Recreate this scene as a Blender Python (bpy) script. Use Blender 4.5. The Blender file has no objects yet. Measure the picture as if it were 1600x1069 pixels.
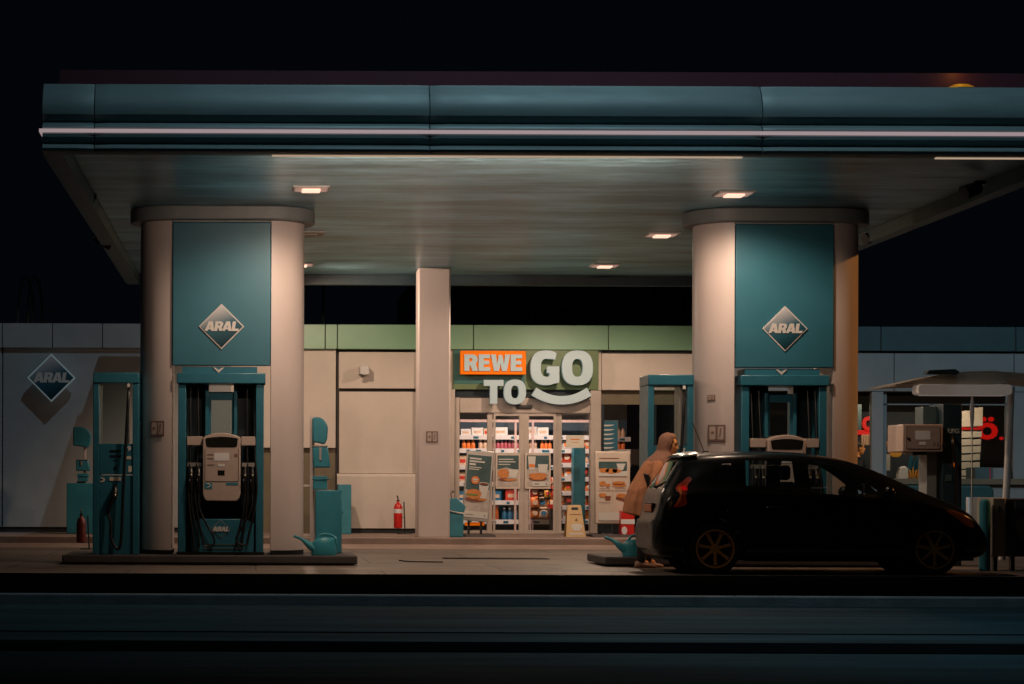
import bpy, bmesh, math, random
from mathutils import Vector, Matrix, Euler
random.seed(7)
R = math.radians
S = bpy.context.scene
COL = S.collection

# ---------------------------------------------------------------- camera, world, exposure
FPX, VX, VY, EYE = 3332.0, 400.0, 756.0, 1.07      # focal length in photo pixels, vanishing point, eye height
ROLL = R(0.22)
cam = bpy.data.cameras.new('camera'); camo = bpy.data.objects.new('camera', cam); COL.objects.link(camo)
cam.sensor_width = 36.0; cam.lens = 36.0 * FPX / 1600.0
cam.shift_x = (800 - VX) / 1600.0; cam.shift_y = (VY - 534.5) / 1600.0
cam.clip_start = 0.1; cam.clip_end = 1500
camo.matrix_world = Matrix.Translation((0, 0, EYE)) @ Matrix.Rotation(R(90), 4, 'X') @ Matrix.Rotation(ROLL, 4, 'Z')
S.camera = camo
W = bpy.data.worlds.new('World'); S.world = W; W.use_nodes = True
_bg = W.node_tree.nodes['Background']
_bg.inputs[0].default_value = (0.0008, 0.0013, 0.0022, 1); _bg.inputs[1].default_value = 1.0
S.view_settings.view_transform = 'Standard'; S.view_settings.look = 'None'
S.view_settings.exposure = 0.0; S.view_settings.gamma = 1.0
S.cycles.use_denoising = True
S.cycles.max_bounces = 8; S.cycles.diffuse_bounces = 3; S.cycles.glossy_bounces = 4
S.cycles.transparent_max_bounces = 16; S.cycles.sample_clamp_indirect = 3.0
S.cycles.caustics_reflective = False; S.cycles.caustics_refractive = False

def lamp(kind, loc, power, col, size=0.3, target=None, spot=None, blend=.6, sizey=None, parent=None, name='lamp_light'):
    l = bpy.data.lights.new(name, kind); l.energy = power; l.color = col
    if kind == 'AREA':
        l.size = size
        if spot: l.spread = R(spot)
        if sizey: l.shape = 'RECTANGLE'; l.size_y = sizey
    else: l.shadow_soft_size = size
    if kind == 'SPOT': l.spot_size = R(spot); l.spot_blend = blend
    o = bpy.data.objects.new(name, l); COL.objects.link(o); o.location = loc
    if target is not None:
        o.rotation_euler = (Vector(target) - Vector(loc)).to_track_quat('-Z', 'Y').to_euler()
    if parent is not None:
        o.parent = parent; o.location = Vector(loc) - Vector(parent['_w'])
    return o
# street lighting of the place: cool mast lamps over the road on the near side, one sodium lamp to the right; the narrow warm spot is added
lamp('SPOT', (5.0, 12.0, 9.0), 750, (.45, .86, 1.0), .4, (5.0, 15.8, 0), 50, 1.0)
lamp('SPOT', (-6.0, 14.0, 7.0), 150, (1.0, .50, .16), .1, (5.3, 25.5, .6), 9, 1.0)  # added narrow warm spot that gilds the car's rear wheel
lamp('SPOT', (3.8, 14.6, 17.0), 2500, (.60, .86, .96), .5, (4.0, 20.8, 2.6), 74, 1.0)
lamp('SPOT', (5.0, 20.0, 27.0), 4600, (.62, .85, 1.0), .12, (-4.9, 39.0, 2.4), 16, .7)
lamp('SPOT', (16.5, 21.0, 13.0), 3600, (.60, .84, 1.0), .2, (12.2, 39.0, 2.0), 24, .8)
lamp('SPOT', (21.0, 28.6, 9.9), 2800, (1.0, .40, .10), .16, (6.9, 28.0, 2.2), 27, .5)

# ---------------------------------------------------------------- helpers
def unroll(px, py):
    dx, dy = px - VX, py - VY
    return dx + dy * math.sin(ROLL), dy - dx * math.sin(ROLL)
def PT(px, py, D):
    dx, dy = unroll(px, py); return (dx * D / FPX, EYE - dy * D / FPX)
def RC(x0, y0, x1, y1, D):      # photo rectangle at depth D -> X0, X1, Z0, Z1
    cx, cz = PT((x0 + x1) / 2, (y0 + y1) / 2, D); w = abs(x1 - x0) * D / FPX / 2; h = abs(y1 - y0) * D / FPX / 2
    return cx - w, cx + w, cz - h, cz + h

MATS = {}
def mat(name, col, rough=.5, metal=0., var=.12, scale=2.5, bump=0., bscale=60., stretch=(1, 1, 1), coat=0., spec=.5,
        emit=None, estr=0., rvar=.1):
    m = bpy.data.materials.new(name); m.use_nodes = True; MATS[name] = m
    nt = m.node_tree; N = nt.nodes; L = nt.links; b = N['Principled BSDF']
    b.inputs['Metallic'].default_value = metal; b.inputs['Coat Weight'].default_value = coat
    b.inputs['Specular IOR Level'].default_value = spec
    if emit:
        b.inputs['Emission Color'].default_value = (*emit, 1); b.inputs['Emission Strength'].default_value = estr
    tc = N.new('ShaderNodeTexCoord'); mp = N.new('ShaderNodeMapping'); mp.inputs['Scale'].default_value = stretch
    L.new(tc.outputs['Object'], mp.inputs['Vector'])
    n = N.new('ShaderNodeTexNoise'); n.inputs['Scale'].default_value = scale; n.inputs['Detail'].default_value = 8
    n.inputs['Roughness'].default_value = .62
    L.new(mp.outputs[0], n.inputs['Vector'])
    mx = N.new('ShaderNodeMix'); mx.data_type = 'RGBA'
    mx.inputs[6].default_value = (*[max(0, c * (1 - var * 1.6)) for c in col], 1)
    mx.inputs[7].default_value = (*[min(1, c * (1 + var)) for c in col], 1)
    rp = N.new('ShaderNodeMapRange'); rp.inputs[1].default_value = .28; rp.inputs[2].default_value = .72
    L.new(n.outputs['Fac'], rp.inputs[0]); L.new(rp.outputs[0], mx.inputs[0]); L.new(mx.outputs[2], b.inputs['Base Color'])
    rr = N.new('ShaderNodeMapRange'); rr.inputs[3].default_value = max(.02, rough - rvar); rr.inputs[4].default_value = min(1, rough + rvar)
    n2 = N.new('ShaderNodeTexNoise'); n2.inputs['Scale'].default_value = scale * 3.1; n2.inputs['Detail'].default_value = 5
    L.new(mp.outputs[0], n2.inputs['Vector']); L.new(n2.outputs['Fac'], rr.inputs[0]); L.new(rr.outputs[0], b.inputs['Roughness'])
    if bump:
        n3 = N.new('ShaderNodeTexNoise'); n3.inputs['Scale'].default_value = bscale; n3.inputs['Detail'].default_value = 4
        L.new(mp.outputs[0], n3.inputs['Vector'])
        bp = N.new('ShaderNodeBump'); bp.inputs['Strength'].default_value = bump; bp.inputs['Distance'].default_value = .02
        L.new(n3.outputs['Fac'], bp.inputs['Height']); L.new(bp.outputs[0], b.inputs['Normal'])
    return m
def glassmat(name, tint=(.8, .9, .9), refl=.08, rough=.02, opac=0.0, body=(.02, .03, .03)):
    m = bpy.data.materials.new(name); m.use_nodes = True; MATS[name] = m
    nt = m.node_tree; N = nt.nodes; L = nt.links; N.remove(N['Principled BSDF']); out = N['Material Output']
    t = N.new('ShaderNodeBsdfTransparent'); t.inputs[0].default_value = (*tint, 1)
    g = N.new('ShaderNodeBsdfGlossy'); g.inputs['Roughness'].default_value = rough
    lw = N.new('ShaderNodeFresnel'); lw.inputs['IOR'].default_value = 1.5
    ad = N.new('ShaderNodeMath'); ad.operation = 'ADD'; ad.inputs[1].default_value = refl; L.new(lw.outputs[0], ad.inputs[0])
    mx = N.new('ShaderNodeMixShader'); L.new(ad.outputs[0], mx.inputs[0]); L.new(t.outputs[0], mx.inputs[1]); L.new(g.outputs[0], mx.inputs[2])
    last = mx
    if opac:
        d = N.new('ShaderNodeBsdfDiffuse'); d.inputs[0].default_value = (*body, 1)
        m2 = N.new('ShaderNodeMixShader'); m2.inputs[0].default_value = opac; L.new(mx.outputs[0], m2.inputs[1]); L.new(d.outputs[0], m2.inputs[2]); last = m2
    L.new(last.outputs[0], out.inputs[0]); return m
def glow(name, col, s):
    m = bpy.data.materials.new(name); m.use_nodes = True; MATS[name] = m
    b = m.node_tree.nodes['Principled BSDF']; b.inputs['Base Color'].default_value = (*[c * .5 for c in col], 1)
    b.inputs['Emission Color'].default_value = (*col, 1); b.inputs['Emission Strength'].default_value = s; return m

def catmull(pts, n=6):
    pts = [Vector(p) for p in pts]; out = []
    P = [pts[0] * 2 - pts[1]] + pts + [pts[-1] * 2 - pts[-2]]
    for i in range(1, len(P) - 2):
        for k in range(n):
            t = k / n; a, b, c, d = P[i - 1], P[i], P[i + 1], P[i + 2]
            out.append(.5 * ((2 * b) + (c - a) * t + (2 * a - 5 * b + 4 * c - d) * t * t + (3 * b - a - 3 * c + d) * t ** 3))
    out.append(pts[-1]); return out

class MB:
    def __init__(s): s.bm = bmesh.new()
    def box(s, x0, x1, y0, y1, z0, z1, rot=None, piv=None):
        g = bmesh.ops.create_cube(s.bm, size=1.0)
        M = Matrix.Translation(((x0 + x1) / 2, (y0 + y1) / 2, (z0 + z1) / 2)) @ Matrix.Diagonal((abs(x1 - x0), abs(y1 - y0), abs(z1 - z0), 1))
        if rot:
            p = Vector(piv or ((x0 + x1) / 2, (y0 + y1) / 2, (z0 + z1) / 2))
            M = Matrix.Translation(p) @ Euler(rot).to_matrix().to_4x4() @ Matrix.Translation(-p) @ M
        bmesh.ops.transform(s.bm, matrix=M, verts=g['verts']); return s
    def prism(s, pts, y0, y1):            # polygon in XZ, extruded along Y
        a = [s.bm.verts.new((p[0], y0, p[1])) for p in pts]; b = [s.bm.verts.new((p[0], y1, p[1])) for p in pts]
        n = len(pts); s.bm.faces.new(a); s.bm.faces.new(b[::-1])
        for i in range(n): s.bm.faces.new((a[i], b[i], b[(i + 1) % n], a[(i + 1) % n]))
        return s
    def prismx(s, pts, x0, x1):           # polygon in YZ, extruded along X
        a = [s.bm.verts.new((x0, p[0], p[1])) for p in pts]; b = [s.bm.verts.new((x1, p[0], p[1])) for p in pts]
        n = len(pts); s.bm.faces.new(a); s.bm.faces.new(b[::-1])
        for i in range(n): s.bm.faces.new((a[i], b[i], b[(i + 1) % n], a[(i + 1) % n]))
        return s
    def prismz(s, pts, z0, z1):
        a = [s.bm.verts.new((p[0], p[1], z0)) for p in pts]; b = [s.bm.verts.new((p[0], p[1], z1)) for p in pts]
        n = len(pts); s.bm.faces.new(a); s.bm.faces.new(b[::-1])
        for i in range(n): s.bm.faces.new((a[i], b[i], b[(i + 1) % n], a[(i + 1) % n]))
        return s
    def tube(s, pts, r, seg=8, smooth=5, radii=None):
        P = catmull(pts, smooth) if smooth > 1 and len(pts) > 2 else [Vector(p) for p in pts]
        if radii:
            rr = [v[0] for v in catmull([(q, 0, 0) for q in radii], smooth)] if smooth > 1 and len(pts) > 2 else radii
        else: rr = [r] * len(P)
        rings = []; prev = None
        for i, p in enumerate(P):
            t = (P[min(i + 1, len(P) - 1)] - P[max(i - 1, 0)]).normalized()
            u = (prev - t * prev.dot(t)) if prev is not None else t.orthogonal()
            if u.length < 1e-5: u = t.orthogonal()
            u.normalize(); prev = u; v = t.cross(u)
            rings.append([s.bm.verts.new(p + (u * math.cos(a) + v * math.sin(a)) * rr[i]) for a in [2 * math.pi * k / seg for k in range(seg)]])
        for a, b in zip(rings, rings[1:]):
            for k in range(seg): s.bm.faces.new((a[k], a[(k + 1) % seg], b[(k + 1) % seg], b[k]))
        s.bm.faces.new(rings[0][::-1]); s.bm.faces.new(rings[-1]); return s
    def lathe(s, prof, c=(0, 0, 0), seg=24, axis='Z', sx=1., sy=1., cap=True):     # prof: (radius, height)
        rings = []
        for r, h in prof:
            ring = []
            for k in range(seg):
                a = 2 * math.pi * k / seg; u, v = max(r, 1e-4) * math.cos(a) * sx, max(r, 1e-4) * math.sin(a) * sy
                p = (u, v, h) if axis == 'Z' else ((u, h, v) if axis == 'Y' else (h, u, v))
                ring.append(s.bm.verts.new(Vector(c) + Vector(p)))
            rings.append(ring)
        for a, b in zip(rings, rings[1:]):
            for k in range(seg): s.bm.faces.new((a[k], a[(k + 1) % seg], b[(k + 1) % seg], b[k]))
        if cap: s.bm.faces.new(rings[0][::-1]); s.bm.faces.new(rings[-1])
        return s
    def ball(s, c, r, sc=(1, 1, 1), u=16, v=12, rot=None):
        g = bmesh.ops.create_uvsphere(s.bm, u_segments=u, v_segments=v, radius=r)
        M = Matrix.Translation(c) @ (Euler(rot).to_matrix().to_4x4() if rot else Matrix()) @ Matrix.Diagonal((*sc, 1))
        bmesh.ops.transform(s.bm, matrix=M, verts=g['verts']); return s
    def loft(s, rings, cap=True):
        V = [[s.bm.verts.new(p) for p in r] for r in rings]; n = len(V[0])
        for a, b in zip(V, V[1:]):
            for k in range(n): s.bm.faces.new((a[k], a[(k + 1) % n], b[(k + 1) % n], b[k]))
        if cap: s.bm.faces.new(V[0][::-1]); s.bm.faces.new(V[-1])
        return s
    def build(s, name, m, parent=None, bevel=0., smooth=False, seg=2):
        bmesh.ops.recalc_face_normals(s.bm, faces=s.bm.faces)
        me = bpy.data.meshes.new(name); s.bm.to_mesh(me); s.bm.free()
        return meshobj(name, me, m, parent, bevel, smooth, seg)
def meshobj(name, me, m, parent=None, bevel=0., smooth=False, seg=2):
    me.materials.clear(); me.materials.append(MATS[m] if isinstance(m, str) else m)
    o = bpy.data.objects.new(name, me); COL.objects.link(o); o['_w'] = (0., 0., 0.)
    if parent is not None: o.parent = parent; o.location = -Vector(parent['_w'])
    if smooth:
        for p in me.polygons: p.use_smooth = True
        if smooth != 'all': me.set_sharp_from_angle(angle=R(38))
    if bevel:
        b = o.modifiers.new('bevel', 'BEVEL'); b.width = bevel; b.segments = seg; b.limit_method = 'ANGLE'; b.harden_normals = False
        for p in me.polygons: p.use_smooth = True
        me.set_sharp_from_angle(angle=R(38))
    return o
def thing(name, label, cat, loc=(0, 0, 0), group=None, kind=None):
    o = bpy.data.objects.new(name, None); COL.objects.link(o); o.location = loc; o['_w'] = tuple(float(v) for v in loc)
    o.empty_display_size = .1
    return tag(o, label, cat, group, kind)
def tag(o, label=None, cat=None, group=None, kind=None):
    if label: o['label'] = label
    if cat: o['category'] = cat
    if group: o['group'] = group
    if kind: o['kind'] = kind
    return o
def struct(name, mb, m, **k):
    o = mb.build(name, m, **k); o['kind'] = 'structure'; return o
def copy_tree(o, parent=None):
    c = o.copy(); COL.objects.link(c)
    if parent is not None: c.parent = parent
    for ch in list(o.children): copy_tree(ch, c)
    return c
def bake(o):                              # apply modifiers, give the new mesh
    bpy.context.view_layer.update()
    dg = bpy.context.evaluated_depsgraph_get()
    me = bpy.data.meshes.new_from_object(o.evaluated_get(dg)); nm = o.name
    for md in list(o.modifiers): o.modifiers.remove(md)
    o.data = me; return o
def boolean(o, mb, op='DIFFERENCE'):
    c = mb.build('cutter', list(MATS.values())[0]); md = o.modifiers.new('b', 'BOOLEAN'); md.operation = op; md.solver = 'EXACT'; md.object = c
    bake(o); bpy.data.objects.remove(c); return o
def remesh(o, vox, sm=2, fac=.5):
    md = o.modifiers.new('r', 'REMESH'); md.mode = 'VOXEL'; md.voxel_size = vox; md.use_smooth_shade = True
    if sm:
        ms = o.modifiers.new('s', 'SMOOTH'); ms.iterations = sm; ms.factor = fac
    bake(o)
    for p in o.data.polygons: p.use_smooth = True
    return o
_tc = {}
def text(name, s, rect, y, m, parent, depth=.01, bold=.0, fit=True, shear=0, res=3):
    X0, X1, Z0, Z1 = rect
    cu = bpy.data.curves.new('t', 'FONT'); cu.body = s; cu.size = 1; cu.offset = bold; cu.extrude = .05; cu.shear = shear; cu.resolution_u = res
    cu.space_character = 1.0 + bold * 1.7
    o = bpy.data.objects.new('t', cu); COL.objects.link(o); bpy.context.view_layer.update()
    me = bpy.data.meshes.new_from_object(o.evaluated_get(bpy.context.evaluated_depsgraph_get()))
    bpy.data.objects.remove(o); bpy.data.curves.remove(cu)
    xs = [v.co.x for v in me.vertices]; ys = [v.co.y for v in me.vertices]
    ax, bx, ay, by = min(xs), max(xs), min(ys), max(ys)
    sx = (X1 - X0) / (bx - ax); sz = (Z1 - Z0) / (by - ay)
    for v in me.vertices:
        x, yy, z = v.co
        v.co = (X0 + (x - ax) * sx, y - depth * (.5 + z / .1), Z0 + (yy - ay) * sz)
    me.update()
    return meshobj(name, me, m, parent)
def rrect(x0, x1, z0, z1, r, n=4):
    P = []
    for cx, cz, a0 in ((x1 - r, z1 - r, 0), (x0 + r, z1 - r, 90), (x0 + r, z0 + r, 180), (x1 - r, z0 + r, 270)):
        for k in range(n + 1):
            a = R(a0 + 90 * k / n); P.append((cx + r * math.cos(a), cz + r * math.sin(a)))
    return P
def ellipse(cx, cz, rx, rz, n=20, a0=0, a1=360):
    return [(cx + rx * math.cos(R(a0 + (a1 - a0) * k / n)), cz + rz * math.sin(R(a0 + (a1 - a0) * k / n))) for k in range(n if a1 - a0 == 360 else n + 1)]

# ---------------------------------------------------------------- materials
mat('asphalt_road', (.016, .040, .048), .9, spec=.08, var=.45, scale=1.6, bump=.35, bscale=120, stretch=(.12, 1, 1), rvar=.2)
mat('asphalt_dark', (.004, .005, .006), .9, var=.3, scale=2, bump=.3, bscale=90, spec=.0)
mat('verge_soil', (.0018, .0018, .0016), .95, var=.5, scale=5, bump=.6, bscale=40, spec=.0)
mat('kerb_stone', (.10, .11, .12), .8, var=.2, scale=3, bump=.3)
mat('paving', (.26, .19, .16), .7, var=.2, scale=1.5, bump=.2, bscale=80)
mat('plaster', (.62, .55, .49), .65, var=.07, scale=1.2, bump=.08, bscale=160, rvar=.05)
mat('plaster_left', (.33, .35, .36), .65, var=.09, scale=1.0, bump=.08, bscale=160)  # plaster with the left wall's dimmer light put into its colour
mat('panel_right', (.24, .265, .27), .5, var=.12, scale=1.0)
mat('plinth_black', (.012, .013, .016), .7)
mat('groove', (.05, .045, .045), .8)
mat('green_band', (.22, .42, .27), .38, var=.06, scale=1.0, rvar=.06)
mat('teal_band', (.02, .07, .075), .45, var=.1)
mat('sign_green', (.13, .2, .085), .4, var=.06)
mat('sign_teal', (.02, .14, .13), .4, var=.06)
mat('white_paint', (.62, .6, .58), .45, var=.05)
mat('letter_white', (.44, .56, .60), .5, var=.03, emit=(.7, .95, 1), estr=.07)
mat('orange_paint', (.95, .20, .004), .6, var=.04, spec=.15, emit=(1, .20, .0), estr=.16)
mat('column_paint', (.60, .52, .50), .42, var=.06, scale=1.3, rvar=.08, stretch=(1, 1, .35))
mat('collar_shaded', (.20, .22, .23), .5, var=.1); mat('panel_teal', (.03, .15, .215), .42, var=.07, scale=1.1, rvar=.08)  # collar is white column paint with its shade put into the colour
mat('pump_teal', (.03, .16, .235), .33, var=.12, scale=3, rvar=.1)
mat('pump_dark', (.006, .02, .028), .5, var=.2)
mat('rubber', (.004, .005, .006), .45, var=.2)
mat('metal_pale', (.5, .47, .44), .35, .6, var=.1)
mat('pump_beige', (.50, .40, .35), .42, var=.08, scale=5)
mat('screen_dark', (.015, .014, .012), .12)
mat('label_white', (.75, .75, .76), .5, var=.04)
mat('sticker_brown', (.20, .13, .11), .6)
mat('nozzle_tip', (.45, .42, .3), .3, .7)
mat('alu_frame', (.50, .43, .38), .35, .15, var=.08, scale=4)
mat('interior_wall', (.30, .28, .26), .7)
mat('interior_dark', (.012, .022, .032), .7)
mat('interior_floor', (.35, .28, .24), .3)
mat('shelf_white', (.72, .68, .66), .5, var=.05)
mat('shelf_back', (.03, .06, .09), .6)
mat('shelf_post', (.6, .42, .38), .5)
mat('black_plastic', (.008, .008, .009), .4)
mat('menu_dark', (.05, .05, .05), .6); mat('dark_metal', (.02, .022, .025), .4, .5)
mat('red_paint', (.62, .02, .015), .35, var=.1)
mat('red_dark', (.16, .02, .02), .5, var=.15)
mat('bin_teal', (.035, .23, .31), .38, var=.12, scale=4)
mat('can_teal', (.05, .34, .44), .35, var=.08, scale=5)
mat('wet_yellow', (.62, .42, .20), .45, var=.08)
mat('poster_cream', (.62, .52, .44), .5, var=.06, scale=6)
mat('poster_linen', (.50, .44, .40), .6, var=.16, scale=9)
mat('poster_teal', (.045, .10, .105), .45, var=.25, scale=4)
mat('poster_blue', (.02, .13, .2), .4, var=.2)
mat('bun', (.62, .22, .05), .5, var=.2, scale=25)
mat('bun_dark', (.22, .06, .025), .5, var=.2, scale=25)
mat('cup_white', (.75, .68, .64), .5)
mat('mat_grey', (.07, .06, .06), .8, var=.2, bump=.3)
mat('parapet', (.10, .022, .04), .6, var=.12, stretch=(.3, 1, 1))
mat('pipe_grey', (.12, .15, .16), .4, .4)
mat('block_dark', (.10, .18, .28), .8, var=.2)
mat('block_light', (.18, .26, .36), .7, var=.2)
mat('paper', (.72, .66, .55), .7, var=.06, scale=8)
mat('cabinet_beige', (.42, .38, .32), .5, var=.15, stretch=(1, 1, .3))
mat('cabinet_brown', (.07, .06, .065), .5, var=.2)
mat('lpg_navy', (.015, .04, .055), .45, var=.15)
mat('lpg_light', (.07, .12, .13), .45, var=.15)
mat('fascia_metal', (.19, .275, .29), .5, .1, var=.13, scale=1.6, stretch=(.5, 1, 2.5), rvar=.08)
glow('led_strip', (1.0, .74, .76), .30)
glow('soffit_led', (1.0, .72, .50), .4)
glow('downlight_glow', (1.0, .62, .46), 1.3)
glow('downlight_plate', (1.0, .62, .50), .26)
glow('neon_red', (1.0, .012, .008), .5)
glow('awning_tube', (1.0, .86, .78), .10)
glow('beacon_amber', (1.0, .42, .02), .16)
glassmat('shop_glass', (.93, .96, .96), .03)
glassmat('dark_glass', (.82, .80, .76), .03)
glassmat('car_glass', (.97, 1, 1), .02, opac=.02, body=(.26, .38, .36)); glassmat('rear_glass', (.6, .68, .68), .22, rough=.06)
glassmat('pump_glass', (.78, .84, .84), .03)
def concrete():
    m = mat('concrete', (.155, .125, .105), .62, var=.22, scale=.8, bump=.25, bscale=110, stretch=(.6, 1, 1), rvar=.14)
    nt = m.node_tree; N = nt.nodes; L = nt.links; b = N['Principled BSDF']
    tc = N.new('ShaderNodeTexCoord'); br = N.new('ShaderNodeTexBrick'); br.inputs['Scale'].default_value = 1
    br.inputs['Brick Width'].default_value = 3.1; br.inputs['Row Height'].default_value = 2.4; br.inputs['Mortar Size'].default_value = .012
    br.inputs['Color1'].default_value = (1, 1, 1, 1); br.inputs['Color2'].default_value = (.8, .8, .8, 1); br.inputs['Mortar'].default_value = (.25, .25, .25, 1)
    L.new(tc.outputs['Object'], br.inputs['Vector'])
    mx = N.new('ShaderNodeMix'); mx.data_type = 'RGBA'; mx.blend_type = 'MULTIPLY'; mx.inputs[0].default_value = 1
    src = b.inputs['Base Color'].links[0].from_socket
    L.new(src, mx.inputs[6]); L.new(br.outputs['Color'], mx.inputs[7])
    # oil stains with a shape of their own
    st = N.new('ShaderNodeTexNoise'); st.inputs['Scale'].default_value = 1.7; L.new(tc.outputs['Object'], st.inputs['Vector'])
    r = N.new('ShaderNodeMapRange'); r.inputs[1].default_value = .62; r.inputs[2].default_value = .70; r.inputs[3].default_value = 1; r.inputs[4].default_value = .55
    L.new(st.outputs['Fac'], r.inputs[0])
    m3 = N.new('ShaderNodeMix'); m3.data_type = 'RGBA'; m3.blend_type = 'MULTIPLY'; m3.inputs[0].default_value = 1
    L.new(mx.outputs[2], m3.inputs[6]); L.new(r.outputs[0], m3.inputs[7]); L.new(m3.outputs[2], b.inputs['Base Color'])
concrete()
def soffitmat():
    m = mat('soffit_slats', (.32, .56, .68), .34, .6, var=.42, scale=1.0, stretch=(.45, 1.5, 1), rvar=.10)
    nt = m.node_tree; N = nt.nodes; L = nt.links; b = N['Principled BSDF']
    tc = N.new('ShaderNodeTexCoord'); mp = N.new('ShaderNodeMapping'); mp.inputs['Scale'].default_value = (.05, 9, 1)
    L.new(tc.outputs['Object'], mp.inputs[0]); n = N.new('ShaderNodeTexNoise'); n.inputs['Scale'].default_value = 1; n.inputs['Detail'].default_value = 9
    n.inputs['Roughness'].default_value = .7
    L.new(mp.outputs[0], n.inputs['Vector']); bp = N.new('ShaderNodeBump'); bp.inputs['Strength'].default_value = .22; bp.inputs['Distance'].default_value = .03
    L.new(n.outputs['Fac'], bp.inputs['Height']); L.new(bp.outputs[0], b.inputs['Normal'])
    src = b.inputs['Base Color'].links[0].from_socket
    mp2 = N.new('ShaderNodeMapping'); mp2.inputs['Scale'].default_value = (.22, 14, 1); L.new(tc.outputs['Object'], mp2.inputs[0])
    n2 = N.new('ShaderNodeTexNoise'); n2.inputs['Scale'].default_value = 1; n2.inputs['Detail'].default_value = 6; n2.inputs['Roughness'].default_value = .65; L.new(mp2.outputs[0], n2.inputs['Vector'])
    r = N.new('ShaderNodeMapRange'); r.inputs[1].default_value = .3; r.inputs[2].default_value = .7; r.inputs[3].default_value = .70; r.inputs[4].default_value = 1.22; L.new(n2.outputs['Fac'], r.inputs[0])
    m3 = N.new('ShaderNodeMix'); m3.data_type = 'RGBA'; m3.blend_type = 'MULTIPLY'; m3.inputs[0].default_value = 1; L.new(src, m3.inputs[6]); L.new(r.outputs[0], m3.inputs[7]); L.new(m3.outputs[2], b.inputs['Base Color'])
soffitmat()
def logomat():      # printed blue emblem: pale upper-left facet fading to deep teal, as the badge itself is printed
    m = bpy.data.materials.new('emblem_blue'); m.use_nodes = True; MATS['emblem_blue'] = m
    nt = m.node_tree; N = nt.nodes; L = nt.links; b = N['Principled BSDF']; b.inputs['Roughness'].default_value = .3
    tc = N.new('ShaderNodeTexCoord'); vm = N.new('ShaderNodeVectorMath'); vm.operation = 'DOT_PRODUCT'; vm.inputs[1].default_value = (-.35, 0, .85)
    L.new(tc.outputs['Generated'], vm.inputs[0]); ad = N.new('ShaderNodeMath'); ad.operation = 'ADD'; ad.inputs[1].default_value = .2; L.new(vm.outputs['Value'], ad.inputs[0])
    cr = N.new('ShaderNodeValToRGB'); L.new(ad.outputs[0], cr.inputs[0])
    e = cr.color_ramp.elements; e[0].position = .05; e[0].color = (.004, .03, .045, 1); e[1].position = .85; e[1].color = (.55, .56, .60, 1)
    e2 = cr.color_ramp.elements.new(.47); e2.color = (.03, .12, .17, 1)
    L.new(cr.outputs[0], b.inputs['Base Color'])
logomat()

# ---------------------------------------------------------------- heavy lettering drawn as outlines
def _sup(cx, cz, rx, rz, a0, a1, n, p=2.5):
    o = []
    for k in range(n + 1):
        a = R(a0 + (a1 - a0) * k / n); c, s_ = math.cos(a), math.sin(a)
        o.append((cx + rx * math.copysign(abs(c) ** (2 / p), c), cz + rz * math.copysign(abs(s_) ** (2 / p), s_)))
    return o
GL = {
 'T': (.78, [[(0, 1), (0, .75), (.245, .75), (.245, 0), (.535, 0), (.535, .75), (.78, .75), (.78, 1)]]),
 'O': (.88, [_sup(.44, .5, .44, .52, 0, 350, 35), _sup(.44, .5, .155, .27, 0, 345, 23)]),
 'G': (.84, [_sup(.44, .5, .44, .52, 52, 296, 26) + [(.82, .06), (.82, .54), (.47, .54), (.47, .34), (.54, .34), (.54, .24)] + _sup(.46, .5, .17, .27, 280, 70, 18) + [(.60, .765), (.70, .74)]]),
 'R': (.80, [[(0, 0), (0, 1), (.42, 1)] + _sup(.42, .69, .34, .31, 85, -50, 10) + [(.80, 0), (.48, 0), (.345, .34), (.29, .34), (.29, 0)], [(.29, .78), (.40, .78), (.455, .74), (.475, .68), (.455, .61), (.40, .57), (.29, .57)]]),
 'E': (.67, [[(0, 0), (0, 1), (.66, 1), (.66, .77), (.29, .77), (.29, .62), (.61, .62), (.61, .40), (.29, .40), (.29, .23), (.67, .23), (.67, 0)]]),
 'W': (1.12, [[(0, 1), (.29, 1), (.36, .40), (.46, .97), (.66, .97), (.76, .40), (.83, 1), (1.12, 1), (.93, 0), (.65, 0), (.56, .46), (.47, 0), (.19, 0)]]),
 'A': (.90, [[(0, 0), (.29, 0), (.335, .17), (.555, .17), (.60, 0), (.90, 0), (.63, 1), (.27, 1)], [(.39, .37), (.50, .37), (.445, .64)]]),
 'L': (.66, [[(0, 0), (0, 1), (.30, 1), (.30, .25), (.66, .25), (.66, 0)]]),
}
def heavy(name, s, rect, y, m, parent, depth=.01, gap=.07, shear=0.):
    cu = bpy.data.curves.new('g', 'CURVE'); cu.dimensions = '2D'; cu.fill_mode = 'BOTH'; cu.extrude = .05
    x = 0
    for i_, ch in enumerate(s):
        w, loops = GL[ch]
        for lp in loops:
            sp = cu.splines.new('POLY'); sp.points.add(len(lp) - 1); sp.use_cyclic_u = True
            for q, p in zip(sp.points, lp): q.co = (x + p[0] + shear * p[1], p[1], 0, 1)
        x += w + gap - ({'AR': .07, 'RA': .13, 'AL': .07}.get(s[i_:i_ + 2], 0))
    o = bpy.data.objects.new('g', cu); COL.objects.link(o); bpy.context.view_layer.update()
    me = bpy.data.meshes.new_from_object(o.evaluated_get(bpy.context.evaluated_depsgraph_get()))
    bpy.data.objects.remove(o); bpy.data.curves.remove(cu)
    X0, X1, Z0, Z1 = rect
    xs = [v.co.x for v in me.vertices]; ys = [v.co.y for v in me.vertices]; ax, bx, ay, by = min(xs), max(xs), min(ys), max(ys)
    for v in me.vertices:
        a, b, z = v.co; v.co = (X0 + (a - ax) * (X1 - X0) / (bx - ax), y - depth * (.5 + z / .1), Z0 + (b - ay) * (Z1 - Z0) / (by - ay))
    me.update(); return meshobj(name, me, m, parent)
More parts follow.
